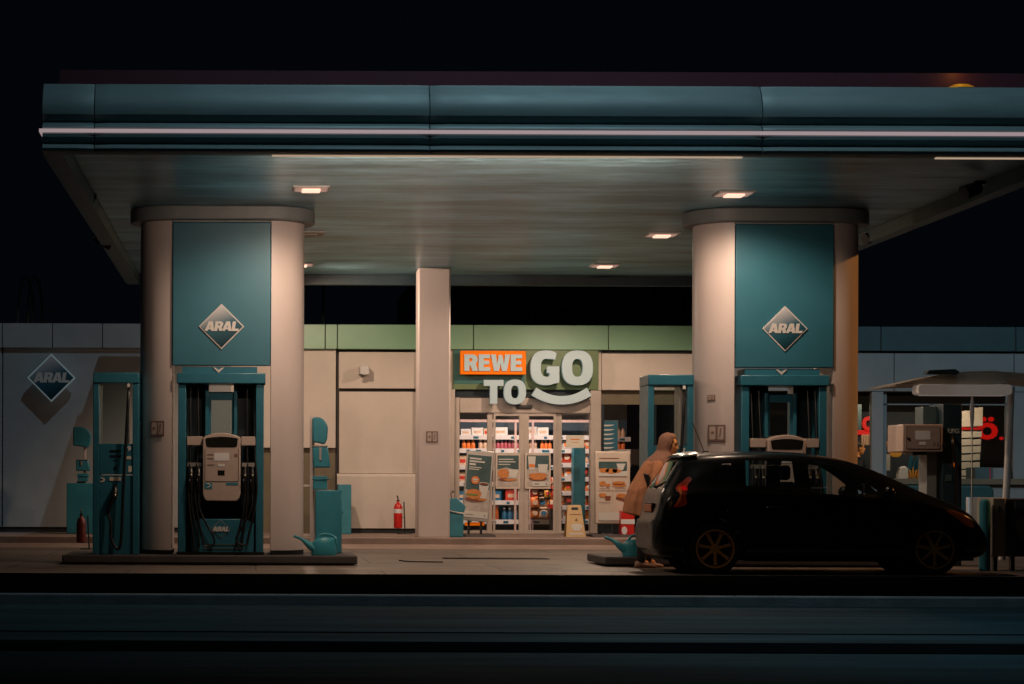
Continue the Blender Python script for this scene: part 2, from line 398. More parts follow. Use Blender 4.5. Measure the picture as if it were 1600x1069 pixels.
# ================================================================ the ground
struct('road', MB().box(-90, 110, -12, 19.96, -.40, -.06), 'asphalt_road')
struct('ground', MB().box(-500, 500, -300, 700, -1.2, -.45), 'verge_soil')
struct('dark_road_strip', MB().box(-60, 80, 14.35, 15.25, -.06, -.054), 'asphalt_dark')  # darker strip running along the road surface
struct('gutter_line', MB().box(-60, 80, 16.2, 16.26, -.06, -.055), 'asphalt_dark')
struct('verge', MB().box(-60, 80, 20.16, 25.0, -.4, .015), 'verge_soil')
struct('road_kerb', MB().box(-60, 80, 19.96, 20.16, -.4, .03), 'kerb_stone', bevel=.012)
struct('forecourt', MB().box(-60, 80, 25.0, 60.0, -.4, 0), 'concrete')
struct('forecourt_edge', MB().box(-60, 80, 24.88, 25.0, -.4, .01), 'asphalt_dark')
pv = struct('pavement', MB().box(-60, 80, 36.1, 60, .0, .17), 'paving')
struct('pavement_kerb', MB().box(-60, 80, 35.9, 36.1, 0, .175), 'paving', bevel=.02)
struct('gutter_apron', MB().prismx([(35.3, .002), (35.9, .06), (35.9, .0), (35.3, 0)], -60, 80), 'paving')
for (a, b, c, d, D) in ((692, 871, 856, 876, 30.8),):
    X0, X1, _, _ = RC(a, b, c, d, D)
    t = thing('drain_grate', 'long narrow dark drainage grate in the concrete forecourt', 'drain', (X0, D, 0))
    MB().box(X0, X1, D - .18, D - .14, .001, .012).box(X0, X1, D + .14, D + .18, .001, .012).build('frame', 'dark_metal', t)
    g = MB(); n = 60
    for i in range(n):
        x = X0 + (X1 - X0) * (i + .2) / n; g.box(x, x + (X1 - X0) / n * .55, D - .14, D + .14, .001, .009)
    g.build('grate', 'dark_metal', t)
X0, Z0 = PT(624, 878, 29.8); X1, Z1 = PT(692, 882, 29.2)
tag(MB().tube([(X0, 29.8, .004), (X0 + .1, 29.4, .004), (X0 + .35, 29.25, .004), (X1, 29.2, .004)], .012, 6).build('ground_joint', 'asphalt_dark'), 'thin dark curved joint line in the concrete beside the drain', 'joint')

# ================================================================ shop building
DW = 39.2
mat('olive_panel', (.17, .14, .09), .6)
sb = thing('shop_building', 'single storey filling station shop with green band and plastered walls', 'building', (6, DW, .17))
XL, XR = -14.0, 30.0
def wall(rect, dy=0, th=.3, m='plaster', nm='wall', bev=0, b=None):
    X0, X1, Z0, Z1 = rect; return (b or MB()).box(X0, X1, DW + dy, DW + dy + th, Z0, Z1)
def xz(px, D=DW): return PT(px, VY, D)[0]
zt = PT(800, 509, DW)[1]; zb = PT(800, 547, DW)[1]; zw = PT(800, 610, DW)[1]
x525, x527, x650, x705, x940, x1083, x1352 = [xz(v) for v in (525, 528, 651, 706, 939, 1083, 1345)]
xb1, xb2 = xz(360), xz(1217)     # where the parapet changes colour, behind the columns
# parapet band in panels, small joints between
def band(xs, m, nm):
    b = MB()
    for a, c in zip(xs, xs[1:]): b.box(a + .008, c - .008, DW - .14, DW + .1, zb, zt)
    b.build(nm, m, sb, bevel=.006)
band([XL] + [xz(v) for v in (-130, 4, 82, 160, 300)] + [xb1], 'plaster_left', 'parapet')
band([xb1] + [xz(v) for v in (507, 526, 738, 948, 1095)] + [xb2], 'green_band', 'parapet')
band([xb2] + [xz(v) for v in (1372, 1582, 1800)] + [XR], 'teal_band', 'parapet')
MB().box(XL + .02, XR - .02, DW - .12, DW + .08, zb + .01, zt - .012).build('parapet_core', 'groove', sb)
MB().box(XL, XR, DW + .1, DW + 9.0, zt - .25, zt - .15).build('roof', 'mat_grey', sb)
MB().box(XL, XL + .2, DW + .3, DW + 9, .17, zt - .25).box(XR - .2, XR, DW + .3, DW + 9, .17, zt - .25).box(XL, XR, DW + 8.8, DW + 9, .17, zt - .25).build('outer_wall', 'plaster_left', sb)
# left plain wall
xl = [XL, xz(4), xz(300)]
b = MB()
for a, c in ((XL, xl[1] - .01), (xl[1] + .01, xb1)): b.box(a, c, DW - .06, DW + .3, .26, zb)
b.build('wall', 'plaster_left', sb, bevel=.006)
MB().box(XL, xb1, DW - .03, DW + .3, .17, .26).build('plinth', 'plinth_black', sb)
# between left column and recessed panel
zlow = PT(500, 700, DW)[1]
MB().box(xb1, x525 - .012, DW - .02, DW + .3, zlow, zb).build('wall', 'plaster', sb, bevel=.006)
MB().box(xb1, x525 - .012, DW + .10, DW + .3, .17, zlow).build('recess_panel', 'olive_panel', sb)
# recessed bay
z548, z607, z612, z740 = [PT(590, v, DW)[1] for v in (550, 607, 612, 740)]
MB().box(x525 - .012, x705, DW + .12, DW + .3, .17, zb).build('bay_back', 'groove', sb)
MB().box(x527 + .01, x650, DW + .02, DW + .12, z607, z548).build('wall_panel', 'plaster', sb, bevel=.008)
MB().box(x527 + .02, x650, DW + .05, DW + .12, z740, z612).build('wall_panel', 'plaster', sb, bevel=.008)
MB().prismx([(DW - .03, .26), (DW - .03, z740 - .05), (DW + .0, z740 - .005), (DW + .12, z740 - .003), (DW + .12, .26)], x525 + .02, x705).build('wall_base', 'plaster', sb)
MB().box(x525, x705, DW + .0, DW + .12, .17, .26).build('plinth', 'plinth_black', sb)
MB().box(x650, x705, DW - .05, DW + .12, z740, zb).build('wall', 'plaster', sb)
# wall lintel right of the green sign board, over the window bay
z552 = PT(1000, 553, DW)[1]; z610 = PT(1000, 610, DW)[1]
MB().box(x940, x1083 + .6, DW - .05, DW + .15, z610, z552).build('lintel', 'plaster', sb, bevel=.008)
MB().box(x940, x1083 + .6, DW + .0, DW + .15, z552, zb).build('shadow_gap', 'groove', sb)
z632 = PT(1000, 632, DW)[1]
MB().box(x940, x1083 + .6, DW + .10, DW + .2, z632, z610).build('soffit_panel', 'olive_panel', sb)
MB().box(x705, x940, DW + .02, DW + .2, z610, zb).build('sign_backing', 'plaster', sb)
# interior shell
zc = 3.05
MB().box(x705 - .2, XR - .3, DW + 7.5, DW + 7.6, .17, zc).box(x705 - .3, x705 - .2, DW + .3, DW + 7.5, .17, zc).build('back_wall', 'interior_wall', sb)
MB().box(x705 - .2, XR - .3, DW + .3, DW + 7.5, zc, zc + .1).build('ceiling', 'interior_dark', sb)
MB().box(x705 - .2, XR - .3, DW - .05, DW + 7.5, .172, .18).build('shop_floor', 'interior_floor', sb)
MB().box(xz(1090), xz(1092), DW + .3, DW + 7.5, .18, zc).build('partition', 'interior_dark', sb)
# right bay: pale upper wall, posts, sill
zr0 = PT(1460, 552, DW)[1]; zr1 = PT(1460, 612, DW)[1]; zs = PT(1460, 748, DW)[1]; zs2 = PT(1460, 757, DW)[1]
b = MB()
for a, c in ((x1083 + .6, xz(1395)), (xz(1395), xz(1582)), (xz(1582), XR)): b.box(a + .006, c - .006, DW - .06, DW + .3, zr1, zr0)
b.build('wall', 'panel_right', sb, bevel=.006)
MB().box(x1083 + .6, XR, DW, DW + .2, zr0, zb).build('shadow_gap', 'plinth_black', sb)
b = MB()
b.box(xz(1361), xz(1379), DW - .04, DW + .12, zs, zr1).box(xz(1582), XR, DW - .04, DW + .3, zs, zr1).box(x1083 + .6, xz(1120), DW - .04, DW + .3, zs, zr1)
b.build('window_post', 'panel_right', sb, bevel=.006)
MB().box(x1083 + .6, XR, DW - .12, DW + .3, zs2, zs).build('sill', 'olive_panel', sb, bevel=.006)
MB().box(x1083 + .6, XR, DW - .02, DW + .3, .17, zs2).build('wall', 'panel_right', sb)
fr = MB(); z632r = PT(1460, 632, DW)[1]
fr.box(xz(1380), xz(1581), DW + .04, DW + .09, z632r - .012, z632r + .012)
fr.box(xz(1380), xz(1386), DW + .04, DW + .09, zs, zr1).box(xz(1572), xz(1581), DW + .04, DW + .09, zs, zr1).box(xz(1454), xz(1459), DW + .04, DW + .09, zs, z632r)
fr.build('window_frame', 'panel_right', sb)
MB().box(xz(1124), xz(1581), DW + .06, DW + .068, zs, zr1).build('window_pane', 'dark_glass', sb)
# window bay right of the doors
zsil = PT(1000, 755, DW)[1]
fr = MB().box(x940, x940 + .06, DW + .05, DW + .13, .18, z632).box(xz(1022), xz(1026), DW + .05, DW + .13, .18, z632).box(x1083 + .5, x1083 + .6, DW + .05, DW + .13, .18, z632)
fr.box(x940 + .06, x1083 + .5, DW + .06, DW + .12, zsil - .03, zsil + .03).box(x940 + .06, x1083 + .5, DW + .06, DW + .12, .18, .27)
fr.build('window_frame', 'interior_dark', sb)
MB().box(x940 + .06, x1083 + .5, DW + .085, DW + .092, .27, z632).build('window_pane', 'dark_glass', sb)
# sliding door front
dz0 = .18
def dx(z): return xz(690 + z / 3.053)
def zz(z): return PT(820, 520 + z / 3.053, DW)[1]
df = MB()
df.box(dx(36), dx(60), DW - .10, DW + .12, dz0, zz(272)).box(dx(62), dx(84), DW - .04, DW + .12, dz0, zz(310))
df.box(dx(706), dx(757), DW - .08, DW + .12, dz0, zz(275))
df.box(dx(84), dx(706), DW - .06, DW + .12, zz(383), zz(312))
df.build('door_frame', 'alu_frame', sb, bevel=.008)
MB().box(dx(62), dx(706), DW - .02, DW + .12, zz(310), zz(272)).build('transom', 'interior_dark', sb)
for a, c, e in ((84, 217, 243), (706, 573, 545)):
    f = MB().box(dx(c), dx(e), DW, DW + .07, dz0, zz(383)).box(dx(a), dx(c), DW + .001, DW + .069, dz0, zz(945)).build('side_window', 'alu_frame', sb, bevel=.006)
    MB().box(dx(a), dx(c), DW + .02, DW + .028, zz(945), zz(383)).build('pane', 'shop_glass', f)
for (a, c, st) in ((245, 391, 380), (391, 544, 392)):
    leaf = MB().box(dx(a), dx(a) + (.04 if a == 245 else .09), DW - .05, DW - .005, zz(966), zz(386)).box(dx(c) - (.09 if a == 245 else .05), dx(c), DW - .05, DW - .005, zz(966), zz(386))
    x0i, x1i = dx(a) + (.04 if a == 245 else .09), dx(c) - (.09 if a == 245 else .05)
    leaf.box(x0i, x1i, DW - .05, DW - .005, zz(966), zz(942)).box(x0i, x1i, DW - .05, DW - .005, zz(398), zz(386))
    d = leaf.build('sliding_door', 'alu_frame', sb, bevel=.004)
    MB().box(x0i, x1i, DW - .032, DW - .026, zz(942), zz(398)).build('pane', 'shop_glass', d)
# roof furniture
xa, za = PT(505, 507, 44); _, zt2 = PT(505, 430, 44)
tag(MB().tube([(xa, 44, 3.8), (xa, 44, zt2 + .4)], .03, 8, 1).build('roof_pole', 'pipe_grey'), 'thin grey pole standing on the shop roof right of the left column', 'pole')
t = thing('roof_ladder', 'faint rounded ladder hoops rising above the left end of the shop roof', 'ladder', (xz(45), 43, 3.8))
for k, (a, c) in enumerate(((24, 52), (40, 66))):
    x0, z0 = PT(a, 505, 43 + k * .6); x1, z1 = PT(c, 433, 43 + k * .6)
    MB().tube([(x0, 43 + k * .6, 3.75), (x0 + .08, 43 + k * .6, z1 - .35), ((x0 + x1) / 2, 43 + k * .6, z1), (x1 - .02, 43 + k * .6, z1 - .35), (x1, 43 + k * .6, 3.75)], .028, 8).build('hoop', 'pipe_grey', t, smooth=True)
rb = MB()
for i in range(4): rb.tube([(xz(30), 43.3, 3.9 + i * .22), (xz(60), 43.3, 3.9 + i * .22)], .016, 6, 1)
rb.build('rung', 'pipe_grey', t)
# dark building far behind, seen between roof and canopy
t = thing('apartment_block', 'dark unlit building behind the shop roof under the canopy', 'building', (12, 75, 0))
def bxp(nm, a, b_, c, d, D, th, m, par):
    X0, X1, Z0, Z1 = RC(a, b_, c, d, D); return MB().box(X0, X1, D, D + th, Z0 if d < 800 else -.3, Z1).build(nm, m, par)
bxp('wall', 655, 424, 1120, 900, 75, 12, 'block_dark', t)
bxp('cornice', 655, 448, 1120, 452, 74.8, .2, 'block_light', t)
bxp('cornice', 655, 477, 1040, 480, 74.8, .2, 'block_light', t)
for a, c, m in ((826, 832, 'block_light'), (1008, 1020, 'block_light'), (1034, 1046, 'block_light'), (1060, 1066, 'block_light'), (1072, 1078, 'block_light')):
    bxp('buttress', a, 446, c, 900, 74.5, .5, m, t)

# ================================================================ canopy
CF, CB, CL, CR = 22.5, 37.6, -2.27, 8.95      # front and back depth, left and right edge
ZF0, ZF1, ZS = 4.565, 5.30, 4.75
cp = thing('canopy', 'wide flat filling station canopy with curved metal fascia and slatted soffit', 'canopy', (3.3, 28, 4.6))
prof = [(.10, 5.30), (.085, 5.27), (.03, 5.20), (-.015, 5.10), (-.03, 5.02), (-.02, 4.96), (.03, 4.915), (.05, 4.89), (.02, 4.865), (-.02, 4.845), (-.03, 4.822),
        (.0, 4.80), (.0, 4.765), (-.03, 4.752), (-.025, 4.72), (.02, 4.69), (.04, 4.665), (.01, 4.635), (-.03, 4.62), (-.035, 4.60), (-.02, 4.575), (.02, 4.565), (.20, 4.565), (.20, 4.80), (.22, 5.30)]
seams = [CL + .55, 1.82, 5.33]
segs = [CL] + seams + [CR]
for a, c in zip(segs, segs[1:]):
    m = MB(); n = len(prof)
    xs = [a + .005, a + .05, a + .16, (a + c) / 2, c - .16, c - .05, c - .005]
    dp = [.02, .012, 0, 0, 0, .012, .02]                 # sheet ends pulled in a little at the joints
    if a == CL: dp[0] = dp[1] = 0
    if c == CR: dp[-1] = dp[-2] = 0
    m.loft([[(x, CF + p[0] + d * (1 if p[0] < .15 else 0), p[1]) for p in prof] for x, d in zip(xs, dp)])
    m.build('front_fascia', 'fascia_metal', cp, smooth=True)
# return fascias left, right, back
for (x0, sg) in ((CL, 1), (CR, -1)):
    rows = [[(x0 + sg * p[0] * 1.0 + (.0), y, p[1]) for p in prof] for y in (CF + .2, (CF + CB) / 2, CB - .2)]
    MB().loft(rows).build('side_fascia', 'lpg_light', cp, smooth=True)
MB().box(CL + .01, CR - .01, CB - .2, CB, ZF0 + .005, 5.3).build('back_fascia', 'lpg_navy', cp)
MB().box(CL + .2, CR - .2, CF + .2, CB - .2, ZS, ZS + .05).build('soffit', 'soffit_slats', cp)
sl = MB(); y = CF + .25
while y < CB - .25:
    sl.box(CL + .21, CR - .21, y, y + .085, ZS - .014, ZS - .002); y += .1
sl.build('soffit_slat', 'soffit_slats', cp)
MB().box(CL + .3, CR - .3, CF + .25, CB - .25, 5.2, 5.26).build('roof_deck', 'mat_grey', cp)
MB().box(CL, CR, CF - .034, CF - .004, 4.768, 4.804).box(CL - .03, CL, CF - .034, CF + .9, 4.768, 4.804).build('light_strip', 'led_strip', cp)
stn = MB()
for a, c in ((425, 1157), (1458, 1640)):
    xa, xc = PT(a, 240, CF + .24)[0], PT(c, 240, CF + .24)[0]
    stn.box(xa, xc, CF + .14, CF + .19, 4.550, 4.563)
el = stn.build('edge_light', 'soffit_led', cp)
lamp('AREA', (2.7, CF + .206, 4.558), 48, (1, .72, .54), 4.9, (2.7, 29.5, 3.7), spot=84, sizey=.018, parent=cp, name='edge_lamp')
x0, _ = PT(93, 120, 23.4)
MB().box(x0, CR - .3, 23.4, 23.5, 5.2, 5.605).box(x0, x0 + .1, 23.5, CB - 1, 5.2, 5.605).build('roof_upstand', 'parapet', cp)
# downlights
def downlight(px, py, D, lit, lab, tilt=(0, .02), cone=168, bl=.3):
    x, _ = PT(px, py, D); z = ZS - .014
    t = thing('ceiling_light', lab, 'ceiling light', (x, D, z), 'square downlights in the canopy soffit')
    MB().box(x - .23, x + .23, D - .22, D + .22, z - .022, z - .001).build('frame', 'white_paint', t, bevel=.006)
    MB().box(x - .20, x + .20, D - .19, D + .19, z - .026, z - .022).build('plate', 'downlight_plate' if lit else 'plaster', t)
    MB().box(x - .115, x + .115, D - .12, D + .12, z - .05, z - .026).build('lens', 'downlight_glow' if lit else 'plaster', t, bevel=.02)
    if lit: lamp('SPOT', (x, D, z - .12), lit, (1, .72, .52), .10, (x + tilt[0], D + tilt[1], z - 4), cone, bl, parent=t, name='downlight_lamp')
downlight(486, 292, 26.4, 220, 'glowing square canopy downlight above the left pump, nearest the front edge on the left', (0, .8), 150, .5)
downlight(1147, 297, 26.7, 205, 'glowing square canopy downlight just in front of the right column', (0, .8), 150, .5)
downlight(1034, 362, 31.1, 270, 'glowing canopy downlight in the middle of the right hand row of three')
downlight(945, 412, 35.5, 440, 'glowing canopy downlight farthest back, above the shop sign')
downlight(483, 360, 31.1, 0, 'unlit square canopy downlight half hidden by the left column collar')
downlight(469, 412, 35.5, 360, 'canopy downlight at the back behind the left column', (1.6, .4))
# spotlights clamped to the canopy edge
def spot(px, py, D, ang, lab, side):
    x, z = PT(px, py, D)
    t = thing('spotlight', lab, 'spotlight', (x, D, z), 'black spotlights clamped along the canopy edges')
    MB().box(x - side * .16, x - side * .04, D - .03, D + .03, z + .03, z + .07).tube([(x - side * .05, D, z + .05), (x, D, z)], .02, 8, 1).build('bracket', 'black_plastic', t)
    b = MB(); b.lathe([(.05, -.13), (.075, -.10), (.085, .10), (.09, .12), (.075, .121)], (0, 0, 0), 18, 'X')
    bmesh.ops.transform(b.bm, matrix=Matrix.Translation((x, D, z - .04)) @ Euler((0, R(ang), R(20))).to_matrix().to_4x4(), verts=b.bm.verts)
    b.build('housing', 'black_plastic', t, smooth=True)
spot(133, 302, 27.1, 20, 'black spotlight clamped on the left canopy edge, the nearer of the two', 1)
spot(161, 373, 31.4, 20, 'black spotlight clamped on the left canopy edge, the farther of the two', 1)
spot(1518, 292, 25.0, 160, 'dark spotlight clamped under the right canopy edge, nearest the front', -1)
spot(1362, 366, 30.6, 160, 'small dark spotlight on the right canopy edge beside the right column', -1)
xb, zb_ = PT(1502, 134, 23.2)
t = thing('beacon', 'dim amber beacon glowing on top of the canopy near its right end', 'beacon', (xb, 23.2, 5.3))
MB().lathe([(.13, 5.31), (.12, 5.40), (.06, 5.44)], (xb, 23.2, 0), 16, sx=1.4).build('lens', 'beacon_amber', t, smooth=True)
MB().box(xb - .1, xb + .12, 23.0, 23.07, 5.3, 5.38).build('base', 'black_plastic', t)
lamp('POINT', (xb, 23.25, 5.62), 0.5, (1, .45, .05), .05, parent=t)

# ================================================================ columns
CY, CRAD, CHW = 28.66, .5, 1.1
def pill(cx, hw, r, y0=CY, n=14):
    P = []
    for k in range(n + 1): a = R(-90 + 180 * k / n); P.append((cx + hw - r + r * math.cos(a), y0 + r * math.sin(a)))
    for k in range(n + 1): a = R(90 + 180 * k / n); P.append((cx - hw + r + r * math.cos(a), y0 + r * math.sin(a)))
    return P
def diamond(nm, parent, cx, cz, r, y, th=.02, bold=.05, tm='white_paint'):
    q = lambda s: [(cx, cz - r * s), (cx + r * s, cz), (cx, cz + r * s), (cx - r * s, cz)]
    d = MB().prism(q(1.0), y - th, y).build(nm, tm, parent)
    return d
def emblem_in(d, cx, cz, r, y, th, par2=None):
    q = lambda s: [(cx, cz - r * s), (cx + r * s, cz), (cx, cz + r * s), (cx - r * s, cz)]
    MB().prism(q(.93), y - th - .006, y - th + .003).build('emblem_face', 'emblem_blue', d)
    heavy('lettering', 'ARAL', (cx - r * .75, cx + r * .76, cz - r * .20, cz + r * .22), y - th - .007, 'white_paint', d, .008, .05, shear=.14)
def column(cx, lab, extra):
    t = thing('canopy_column', lab, 'column', (cx, CY, .13), 'two rounded columns carrying the canopy')
    zp0, zp1 = PT(345, 571, 28.1)[1], PT(345, 347, 28.1)[1]
    gap = .655
    for sg in (-1, 1):
        P = [(p[0], p[1]) for p in pill(cx, CHW, CRAD) if (p[0] - cx) * sg > gap]
        xi = cx + sg * gap
        P = sorted(P, key=lambda p: math.atan2(p[1] - CY, (p[0] - xi) * sg))
        P = [(xi, CY - CRAD)] + P + [(xi, CY + CRAD)]
        MB().prismz(P, .13, ZS - .02).build('shaft', 'column_paint', t, smooth=True)
        P2 = [(xi + (p[0] - xi) * 1.01, CY + (p[1] - CY) * 1.01) for p in P]
        MB().prismz(P2, .13, .19).build('foot', 'black_plastic', t)
    MB().prismz(pill(cx, CHW + .14, CRAD + .14), 4.545, ZS - .02).build('collar', 'collar_shaded', t, bevel=.02)
    MB().box(cx - gap, cx + gap, CY - .42, CY + .42, zp0 + .06, ZS - .02).build('core', 'column_paint', t)
    zt_ = PT(345, 338, 28.1)[1]
    MB().box(cx - gap + .01, cx + gap - .01, CY - .50, CY - .42, zp1 + .01, zt_).build('head_strip', 'plaster_left', t)
    p = MB().box(cx - gap + .008, cx + gap - .008, 28.125, CY - .42, zp0, zp1).build('sign_panel', 'panel_teal', t, bevel=.01)
    ex, ez = PT(346, 510, 28.08); r = 35.5 * 28.08 / FPX
    d = diamond('emblem', t, cx, ez, r, 28.125, .02); emblem_in(d, cx, ez, r, 28.125, .02)
    extra(t)
def st_left(t):
    X0, X1, Z0, Z1 = RC(235, 658, 257, 682, CY - CRAD); st = MB().prismz([(X0, CY - .445), (X1, CY - .50), (X1, CY - .506), (X0, CY - .455)], Z0, Z1).build('instruction_sticker', 'sticker_brown', t)
    MB().box(X0 + .02, X0 + .085, CY - .52, CY - .47, Z0 + .03, Z1 - .02).box(X1 - .08, X1 - .02, CY - .52, CY - .49, Z0 + .04, Z1 - .04).build('pictogram', 'pump_beige', st)
def pictos(nm, rect, y, t, m='sticker_brown', th=.006, col=None):
    if col is not None:            # wrap on to the rounded shaft: shift and turn to the surface
        X0, X1, Z0, Z1 = rect; xm = (X0 + X1) / 2; c0 = col - CHW + CRAD; a = math.asin(min(.95, (c0 - xm) / CRAD)); hw = (X1 - X0) / 2 / math.cos(a)
        st = pictos(nm, (-hw, hw, Z0, Z1), 0, t, m, th)
        M = Matrix.Translation((xm, CY - CRAD * math.cos(a) - .008, 0)) @ Matrix.Rotation(-a, 4, 'Z')
        for o in [st] + list(st.children): o.data.transform(M)
        return st
    X0, X1, Z0, Z1 = rect; st = MB().box(X0, X1, y - th, y + .002, Z0, Z1).build(nm, m, t); w = X1 - X0; h = Z1 - Z0
    MB().prism(rrect(X0 + w * .1, X0 + w * .45, Z0 + h * .12, Z1 - h * .1, w * .08), y - th - .003, y - th + .001).prism(rrect(X0 + w * .56, X0 + w * .9, Z0 + h * .12, Z1 - h * .1, w * .08), y - th - .003, y - th + .001).build('pictogram', 'pump_beige', st)
    MB().box(X0 + w * .2, X0 + w * .35, y - th - .006, y - th - .003, Z0 + h * .45, Z0 + h * .6).prism([(X0 + w * .66, Z0 + h * .25), (X0 + w * .72, Z0 + h * .25), (X0 + w * .8, Z0 + h * .8), (X0 + w * .72, Z0 + h * .8)], y - th - .006, y - th - .003).build('symbol', 'sticker_brown', st)
    return st
def st_right(t):
    pictos('instruction_sticker', RC(1107, 664, 1131, 690, CY - .4), CY - CRAD, t, col=CX2)
    pictos('small_sticker', RC(1107, 617, 1117, 626, CY - .4), CY - CRAD, t, col=CX2)
def st_l2(t): pictos('instruction_sticker', RC(235, 658, 257, 682, CY - .42), CY - CRAD, t, col=CX1)
CX1 = -.462; CX2 = 6.965
column(CX1, 'rounded pale column at the left carrying a teal panel with a diamond emblem', st_l2)
column(CX2, 'rounded pale column at the right behind the dark car, carrying a teal panel', st_right)
# third, slim pillar at the back edge
X0, X1, Z0, Z1 = RC(653, 500, 704, 600, 36.0)
t = thing('back_pillar', 'plain square pale pillar between the plastered wall and the shop entrance', 'pillar', ((X0 + X1) / 2, 36.2, .17))
MB().box(X0, X1, 36.0, 36.5, .16, ZS - .02).build('shaft', 'column_paint', t, bevel=.03)
pictos('instruction_sticker', RC(666, 674, 684, 692, 36.0), 36.0, t)
# islands
def island(x0, x1, lab):
    t = thing('pump_island', lab, 'kerb island', ((x0 + x1) / 2, 28.7, 0), 'raised pump islands')
    MB().prismz(pill((x0 + x1) / 2, (x1 - x0) / 2, .35, 28.72, 6), .0, .10).build('base', 'mat_grey', t)
    P = [(x0, 27.95), (x1, 27.95), (x1, 29.5), (x0, 29.5)]
    MB().prismz(P, .02, .13).build('slab', 'mat_grey', t, bevel=.02)
island(PT(97, 800, 27.95)[0], PT(559, 800, 27.95)[0], 'low dark kerbed island carrying the two left pumps')
island(PT(946, 800, 27.95)[0], PT(1420, 800, 27.95)[0], 'low dark kerbed island behind the car under the right column')
# ================================================================ fuel pumps
YP = 28.1
def pz(py): return PT(345, py, YP)[1]
def px_(px): return PT(px, 720, YP)[0]
GB = .13
def big_pump(lab):
    x0, x1 = px_(278), px_(412); cx = (x0 + x1) / 2
    t = thing('fuel_pump', lab, 'fuel pump', (cx, YP + .25, GB), 'four hose pumps standing between the column shafts')
    yb = YP + .52
    f = MB().box(x0, x0 + .105, YP + .02, yb, GB, pz(599)).box(x1 - .105, x1, YP + .02, yb, GB, pz(599))
    f.box(x0 + .35, x0 + .40, YP + .2, yb, pz(680), pz(599)).box(x1 - .40, x1 - .35, YP + .2, yb, pz(680), pz(599))
    f.build('frame', 'pump_teal', t, bevel=.01)
    MB().box(x0 - .02, x1 + .02, YP - .03, yb + .03, pz(599.5), pz(583)).build('top_beam', 'pump_teal', t, bevel=.012)
    h = MB().box(x0 + .05, x1 - .09, YP + .05, yb - .02, pz(583), pz(573)).build('header_strip', 'pump_teal', t)
    c = px_(341); zc = pz(580)
    MB().prism([(c - .075, pz(574)), (c - .05, pz(574)), (c, zc + .02), (c + .05, pz(574)), (c + .075, pz(574)), (c, zc - .02)], YP + .035, YP + .052).build('chevron', 'white_paint', h)
    # middle window
    w = MB().box(x0 + .40, x1 - .40, YP + .26, YP + .34, pz(624), pz(611)).box(x0 + .40, x0 + .43, YP + .26, YP + .34, pz(680), pz(624)).box(x1 - .43, x1 - .40, YP + .26, YP + .34, pz(680), pz(624))
    w.build('window_frame', 'pump_teal', t)
    MB().box(x0 + .43, x1 - .43, YP + .29, YP + .296, pz(680), pz(624)).build('window_pane', 'pump_glass', t)
    # rear panels behind the hoses
    MB().box(x0 + .105, x1 - .105, yb - .1, yb - .02, GB, pz(690)).box(x0 + .105, x0 + .35, yb - .1, yb - .02, pz(690), pz(599)).box(x1 - .35, x1 - .105, yb - .1, yb - .02, pz(690), pz(599)).build('back_panel', 'pump_dark', t)
    # display cabinet with arched head
    a0, a1 = px_(317), px_(376); zb0, zt0 = pz(783), pz(684)
    P = rrect(a0, a1, zb0, zt0, .04)[:]
    top = [(a1, zt0)] + [(a1 - (a1 - a0) * k / 12, zt0 + .065 * math.sin(math.pi * k / 12) ** .8) for k in range(1, 12)] + [(a0, zt0)]
    P = [(a0 + .05, zb0), (a1 - .05, zb0), (a1 - .015, zb0 + .04), (a1, zb0 + .1)] + top + [(a0, zb0 + .1), (a0 + .015, zb0 + .04)]
    d = MB().prism(P, YP - .08, YP + .22).build('display_cabinet', 'pump_beige', t, bevel=.012)
    y = YP - .08
    w = a1 - a0
    zs0, zs1 = pz(699), pz(685)
    SP = [(a0 + w * .07, zs1 - .01), (a0 + w * .10, zs0 + .01), (a0 + w * .16, zs0), (a1 - w * .16, zs0), (a1 - w * .10, zs0 + .01), (a1 - w * .07, zs1 - .01)] + [(a1 - w * .10 - w * .8 * k / 8, zs1 + .02 * math.sin(math.pi * k / 8)) for k in range(9)]
    MB().prism(SP, y - .006, y + .01).build('screen', 'screen_dark', d)
    MB().box(a0 + w * .07, a1 - w * .07, y - .004, y + .01, pz(753), pz(752)).box(a0 + w * .05, a0 + w * .065, y - .004, y + .01, pz(752), pz(702)).box(a1 - w * .065, a1 - w * .05, y - .004, y + .01, pz(752), pz(702)).build('panel_joint', 'groove', d)
    MB().prism(rrect(a0 + w * .30, a0 + w * .70, pz(720), pz(708), .01), y - .005, y + .002).build('notice', 'label_white', d)
    MB().box(a0 + w * .40, a0 + w * .58, y - .005, y + .002, pz(729), pz(725.5)).build('small_label', 'label_white', d)
    MB().box(a0 + w * .40, a0 + w * .58, y - .004, y + .01, pz(743), pz(735)).build('card_slot', 'screen_dark', d)
    MB().box(a0 + w * .12, a0 + w * .28, y - .004, y + .002, pz(711.5), pz(710)).box(a0 + w * .12, a0 + w * .28, y - .004, y + .002, pz(717.5), pz(716)).box(a0 + w * .12, a0 + w * .30, y - .004, y + .002, pz(727.5), pz(726)).build('print', 'sticker_brown', d)
    MB().box(a0 + w * .84, a0 + w * .92, y - .004, y + .002, pz(714), pz(709)).build('pump_number', 'sticker_brown', d)
    MB().box(a0 + w * .05, a0 + w * .25, y - .005, y + .002, pz(764), pz(754.5)).box(a1 - w * .38, a1 - w * .06, y - .005, y + .002, pz(758), pz(754.5)).build('blue_sticker', 'bin_teal', d)
    MB().tube([(a0 + w * .10, y - .007, pz(756.5)), (a0 + w * .18, y - .007, pz(756.5)), (a0 + w * .20, y - .007, pz(759.5)), (a0 + w * .13, y - .007, pz(762))], .006, 6).build('arrow', 'label_white', d)
